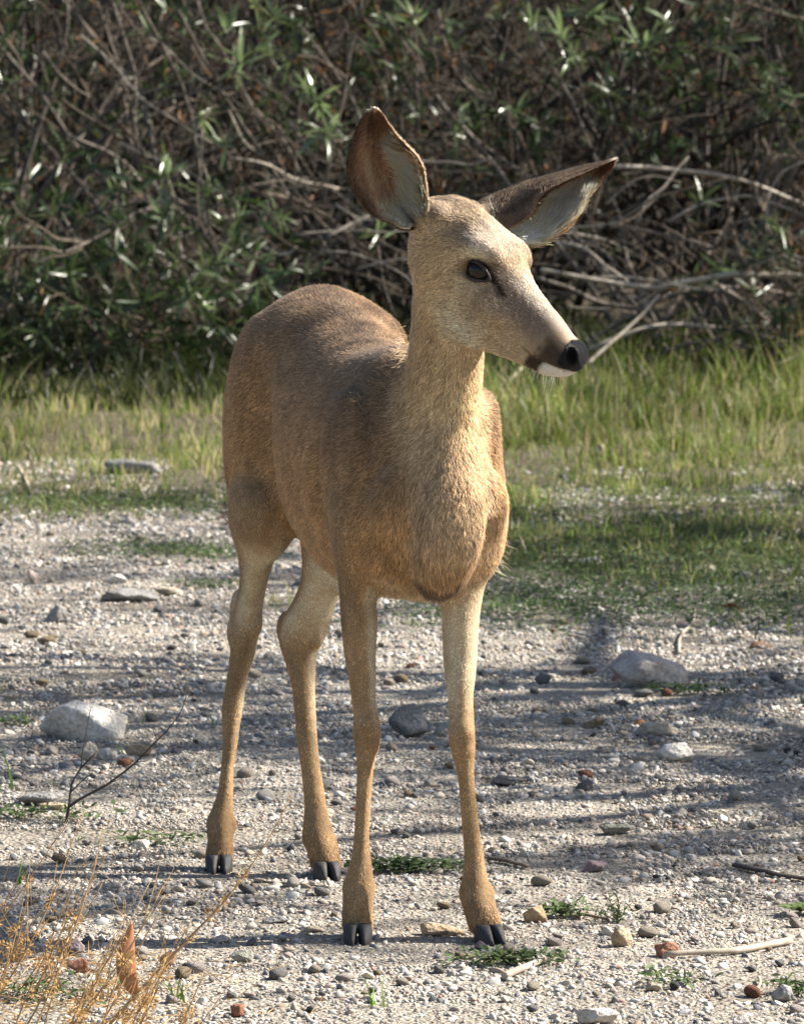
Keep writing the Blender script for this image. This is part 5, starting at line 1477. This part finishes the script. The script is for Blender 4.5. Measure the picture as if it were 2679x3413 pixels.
# ------------------------------------------------------------------ dry weeds in the near corner
SEEDS = []
for k in range(4):
    r_ = np.random.default_rng(80 + k); n = 22
    p = r_.normal(0, 1, (n, 3)) * .0035
    V, F = leaf_batch(p, norm(p + 1e-6) + np.array([0, 0, .6]), r_.uniform(.005, .010, n), r_.uniform(.0009, .0018, n), r_)
    SEEDS.append(np_mesh('seed_head', V, F, True, M_SEED))
WG = 'dry weeds in the near corner'
WLAB = 'straw coloured dry weed with seed heads leaning over the gravel'
def dry_weed(u, v, stems, seed, label=WLAB, group=WG):
    r_ = np.random.default_rng(seed)
    o = on_ground(u, v); root = empty('dry_weed', o); tag(root, label, 'dry weed', group)
    for (H, tilt, az, heads, rad) in stems:
        d = np.array([math.sin(tilt) * math.cos(az), math.sin(tilt) * math.sin(az), math.cos(tilt)])
        p = wander(r_, r_.normal(0, .012, 3) * [1, 1, 0], d, H, 10, .045)
        t = Tubes(); t.add(p, rad, rad * .35, 5); st = mesh_obj('stem', t.mesh('stem', M_STRAW), root)
        for q in range(heads):
            f = r_.uniform(.12, .66); i = int(f * 10)
            hp0 = p[i] + (p[i + 1] - p[i]) * (f * 10 - i)
            s_ = bpy.data.objects.new('seed_head', SEEDS[r_.integers(0, 4)]); COL.objects.link(s_); s_.parent = st
            s_.location = hp0 + r_.normal(0, .002, 3); s_.rotation_euler = r_.uniform(0, 6.28, 3); sc = r_.uniform(.6, 1.25) * (1.2 - f * .4); s_.scale = (sc, sc, sc)
        for q in range(2):
            i = r_.integers(3, 9); b = wander(r_, p[i], p[i + 1] - p[i] + r_.normal(0, .012, 3), H * r_.uniform(.15, .35), 4, .06)
            t2 = Tubes(); t2.add(b, rad * .5, rad * .2, 4); mesh_obj('side_stem', t2.mesh('side_stem', M_STRAW), st)
    return root
rw = random.Random(3)
for k, (u, v) in enumerate([(-40, 2210), (20, 2240), (60, 2190), (100, 2260), (140, 2200), (185, 2250), (-20, 2130), (55, 2120), (240, 2230), (-60, 2060), (300, 2215), (10, 2060), (120, 2300), (330, 2290)]):
    n = rw.randint(2, 4)
    dry_weed(u, v, [(rw.uniform(.14, .33) * (1 if u < 200 else .75), rw.uniform(.30, .62), rw.uniform(-.5, .5), rw.randint(2, 4), rw.uniform(.0011, .0017)) for _ in range(n)], 200 + k)
# one long stem that leans far over
o = on_ground(215, 2200); lw = empty('dry_weed', o); tag(lw, 'long single weed stem leaning far over towards the rear hooves', 'dry weed')
path = [(215, 2200, 0), (270, 2135, .0), (340, 2060, .01), (420, 1975, .02), (470, 1925, .03), (520, 1860, .04), (560, 1800, .05), (595, 1740, .06), (622, 1684, .07)]
p = resample(np.array([at(u, v, o[1] + dy) for u, v, dy in path]), 20)
t = Tubes(); t.add(p - o, .0026, .0006, 6); st = mesh_obj('stem', t.mesh('stem', M_STRAW), lw)
for f in (.35, .45, .55, .62, .7):
    i = int(f * 19); s_ = bpy.data.objects.new('seed_head', SEEDS[i % 4]); COL.objects.link(s_); s_.parent = st; s_.location = p[i] - o; s_.scale = (1.1, 1.1, 1.1)
for (i, du, dv) in ((8, 60, -60), (10, 45, -75), (6, -8, -90), (12, 30, -70)):
    u0, v0 = project(p[i][None]); q = np.array([at(u0[0], v0[0], p[i][1]), at(u0[0] + du * .5, v0[0] + dv * .5, p[i][1]), at(u0[0] + du, v0[0] + dv, p[i][1])])
    t = Tubes(); t.add(resample(q, 6) - o, .0010, .0004, 4); mesh_obj('side_stem', t.mesh('side_stem', M_STRAW), st)
# straw litter under them
n = 800
p = np.array([on_ground(u, v) for u, v in zip(rg.normal(120, 190, n), rg.uniform(2030, 2260, n))])
p[:, 2] = gz(p[:, 0], p[:, 1]) + .004
d = norm(np.stack([rg.standard_normal(n), rg.standard_normal(n), rg.uniform(.02, .5, n)], 1)); L = rg.uniform(.015, .06, n)
tag(mesh_obj('straw_litter', strand_mesh('straw_litter', p, d, L, .0016, .1, M_STRAW, 3)), 'dry straw litter under the weeds', 'straw', kind='stuff')

# ------------------------------------------------------------------ fallen leaves, sticks, bark
def dry_leaf_obj(name, u, v, L, W, rot, curl, label, mat, Y=None, parent=None):
    V, F = leaf_shape(9, .3); V = V * np.array([L, W, 1]); V[:, 2] = np.abs(V[:, 1]) * .25 + curl * L * np.sin(V[:, 0] / L * 5) * .25
    V[:, 1] += .10 * L * np.sin(V[:, 0] / L * 4)
    o = mesh_obj(name, np_mesh(name, V, F, True, mat)); g = on_ground(u, v) if Y is None else at(u, v, Y)
    o.location = g + np.array([0, 0, .004]); o.rotation_euler = rot
    m = o.modifiers.new('thickness', 'SOLIDIFY'); m.thickness = .0006
    return tag(o, label, 'leaf')
M_ORANGE = leaf_material('orange_dry_leaf', [(.42, .19, .085), (.48, .23, .11)], .35, .5, .35)
M_BROWNL = leaf_material('brown_dry_leaf', [(.23, .12, .06), (.30, .17, .09)], .3, .6, .25)
dry_leaf_obj('dry_leaf', 290, 2122, .115, .017, (math.radians(85), math.radians(-97), math.radians(18)), .22, 'long orange dry leaf standing upright among the dry weeds', M_ORANGE)
dry_leaf_obj('dry_leaf', 350, 2066, .035, .012, (math.radians(60), math.radians(-60), .5), .5, 'small curled brown leaf right of the upright orange leaf', M_BROWNL)
dry_leaf_obj('dry_leaf', 1342, 1556, .045, .016, (math.radians(55), math.radians(-12), -.1), .2, 'orange leaf lying behind the flat beige stone', M_ORANGE)
dry_leaf_obj('dry_leaf', 1300, 1452, .05, .010, (.2, -.3, .5), .3, 'reddish leaf lying beside the big pinkish boulder', M_BROWNL)
dry_leaf_obj('dry_leaf', 1590, 1385, .06, .015, (.2, -.25, .2), .4, 'brown leaf lying in the grass right of the big boulder', M_BROWNL)
dry_leaf_obj('dry_leaf', 1580, 1310, .07, .018, (.4, -.4, 2.6), .4, 'dark red brown leaf in the thin grass', M_BROWNL)
def stick(name, pts, r0, r1, mat, label, cat='stick', flat=1.0):
    P = np.array([on_ground(u, v) for u, v in pts]); P = resample(P, 14); org = P.mean(0)
    P = P + (vnoise(P, 25)[:, None] - .5) * np.array([.004, .008, .003])
    P[:, 2] = gz(P[:, 0], P[:, 1]) + r0 * .7 * flat + .004
    t = Tubes(); t.add(P - org, r0, r1, 8); me = t.mesh(name, mat)
    V = np.zeros(len(me.vertices) * 3, np.float32); me.vertices.foreach_get('co', V); V = V.reshape(-1, 3)
    zc = (P - org)[:, 2].mean(); V[:, 2] = zc + (V[:, 2] - zc) * flat; me.vertices.foreach_set('co', V.ravel())
    o = mesh_obj(name, me); o.location = org
    return tag(o, label, cat)
stick('stick', [(1412, 2038), (1480, 2034), (1560, 2030), (1620, 2020), (1680, 2008)], .0045, .0062, M_PALE, 'long pale crooked stick lying beside the rust red stone')
stick('stick', [(1070, 2088), (1110, 2070), (1172, 2044)], .0062, .0045, M_PALE, 'short pale broken stick below the front hoof')
stick('bark_strip', [(1560, 1850), (1620, 1862), (1720, 1882)], .009, .008, M_DARKTWIG, 'dark strip of bark lying on the gravel', 'bark', .4)
stick('bark_strip', [(1036, 1832), (1075, 1836), (1120, 1848)], .008, .006, M_TWIG, 'grey brown strip of bark behind the front hoof', 'bark', .45)
stick('stick', [(1588, 2108), (1606, 2108), (1616, 2096), (1612, 2084)], .003, .002, M_PALE, 'small curled pale root left of the blue grey stone')
stick('stick', [(1440, 1395), (1446, 1360), (1470, 1330), (1476, 1305)], .004, .003, M_PALE, 'thin bleached twig in the grass beyond the big boulder')
stick('stick', [(560, 1880), (640, 1885), (700, 1892)], .002, .0015, M_TWIG, 'thin brown twig lying between the hind hooves')
stick('stick', [(1180, 1945), (1240, 1952), (1290, 1960)], .003, .002, M_TWIG, 'short brown twig left of the feathery seedling')
stick('stick', [(40, 1010), (55, 1035), (70, 1065)], .006, .004, M_PALE, 'bleached stick in the grass at the far left')
stick('stick', [(295, 1040), (305, 1060), (312, 1075)], .005, .004, M_PALE, 'short pale stick in front of the broad flat rock')

# ------------------------------------------------------------------ trees beside the path that throw the dappled shade
def tree(x, y, H, R, label, seed, nlimb=9, leaves=5200, zlow=.45, squash=(1, 1)):
    r_ = np.random.default_rng(seed); org = np.array([x, y, float(gz(x, y))])
    root = empty('tree', org); tag(root, label, 'tree')
    trunk = wander(r_, [0, 0, -.1], [r_.normal(0, .08), r_.normal(0, .08), 1], H * .75, 10, .06)
    t = Tubes(); t.add(trunk, .13, .05, 10); mesh_obj('trunk', t.mesh('trunk', M_BARK), root)
    pos = []
    for k in range(nlimb):
        i = r_.integers(4, 10); a = 6.28 * k / nlimb + r_.normal(0, .3)
        d = np.array([math.cos(a) * squash[0], math.sin(a) * squash[1], r_.uniform(.15, .8)])
        p = wander(r_, trunk[i], d, R * r_.uniform(.7, 1.15), 10, .14, -.01)
        t = Tubes(); t.add(p, .045, .010, 7); lo = mesh_obj('limb', t.mesh('limb', M_BARK), root)
        tw = Tubes()
        for q in range(12):
            j = r_.integers(3, 11); pp = wander(r_, p[j], r_.standard_normal(3) + norm(d) * .6, R * r_.uniform(.2, .5), 6, .2)
            tw.add(pp, .010, .002, 4)
            for _ in range(3):
                l = r_.integers(2, 7); p3 = wander(r_, pp[l], r_.standard_normal(3), R * r_.uniform(.08, .2), 4, .2); tw.add(p3, .004, .001, 3); pos += list(p3[1:])
            pos += list(pp[2:])
        to = mesh_obj('twigs', tw.mesh('twigs', M_TWIG), lo); to['kind'] = 'stuff'
    pos = np.array(pos); pk = pos[r_.integers(0, len(pos), leaves)] + r_.normal(0, .05, (leaves, 3))
    ln = r_.uniform(.04, .085, leaves)
    V, F = leaf_batch(pk, r_.standard_normal((leaves, 3)), ln, ln * .22, r_)
    co = mesh_obj('crown', np_mesh('crown', V, F, True, M_LEAF), root); co['kind'] = 'stuff'
    return root
tree(4.0, 13.4, 4.6, 3.0, 'thin crowned tree right of the path throwing dappled shade', 311, 15, 10000, squash=(1.2, .72))
tree(4.7, 12.5, 4.6, 1.8, 'small sparse tree nearest the path on the right', 315, 9, 5000)
tree(4.9, 17.2, 4.8, 2.5, 'taller thin crowned tree right of the grass', 302, 13, 9000)
tree(5.2, 25.2, 6.4, 2.8, 'broad leafy tree right of the thicket', 303, 11, 4200)
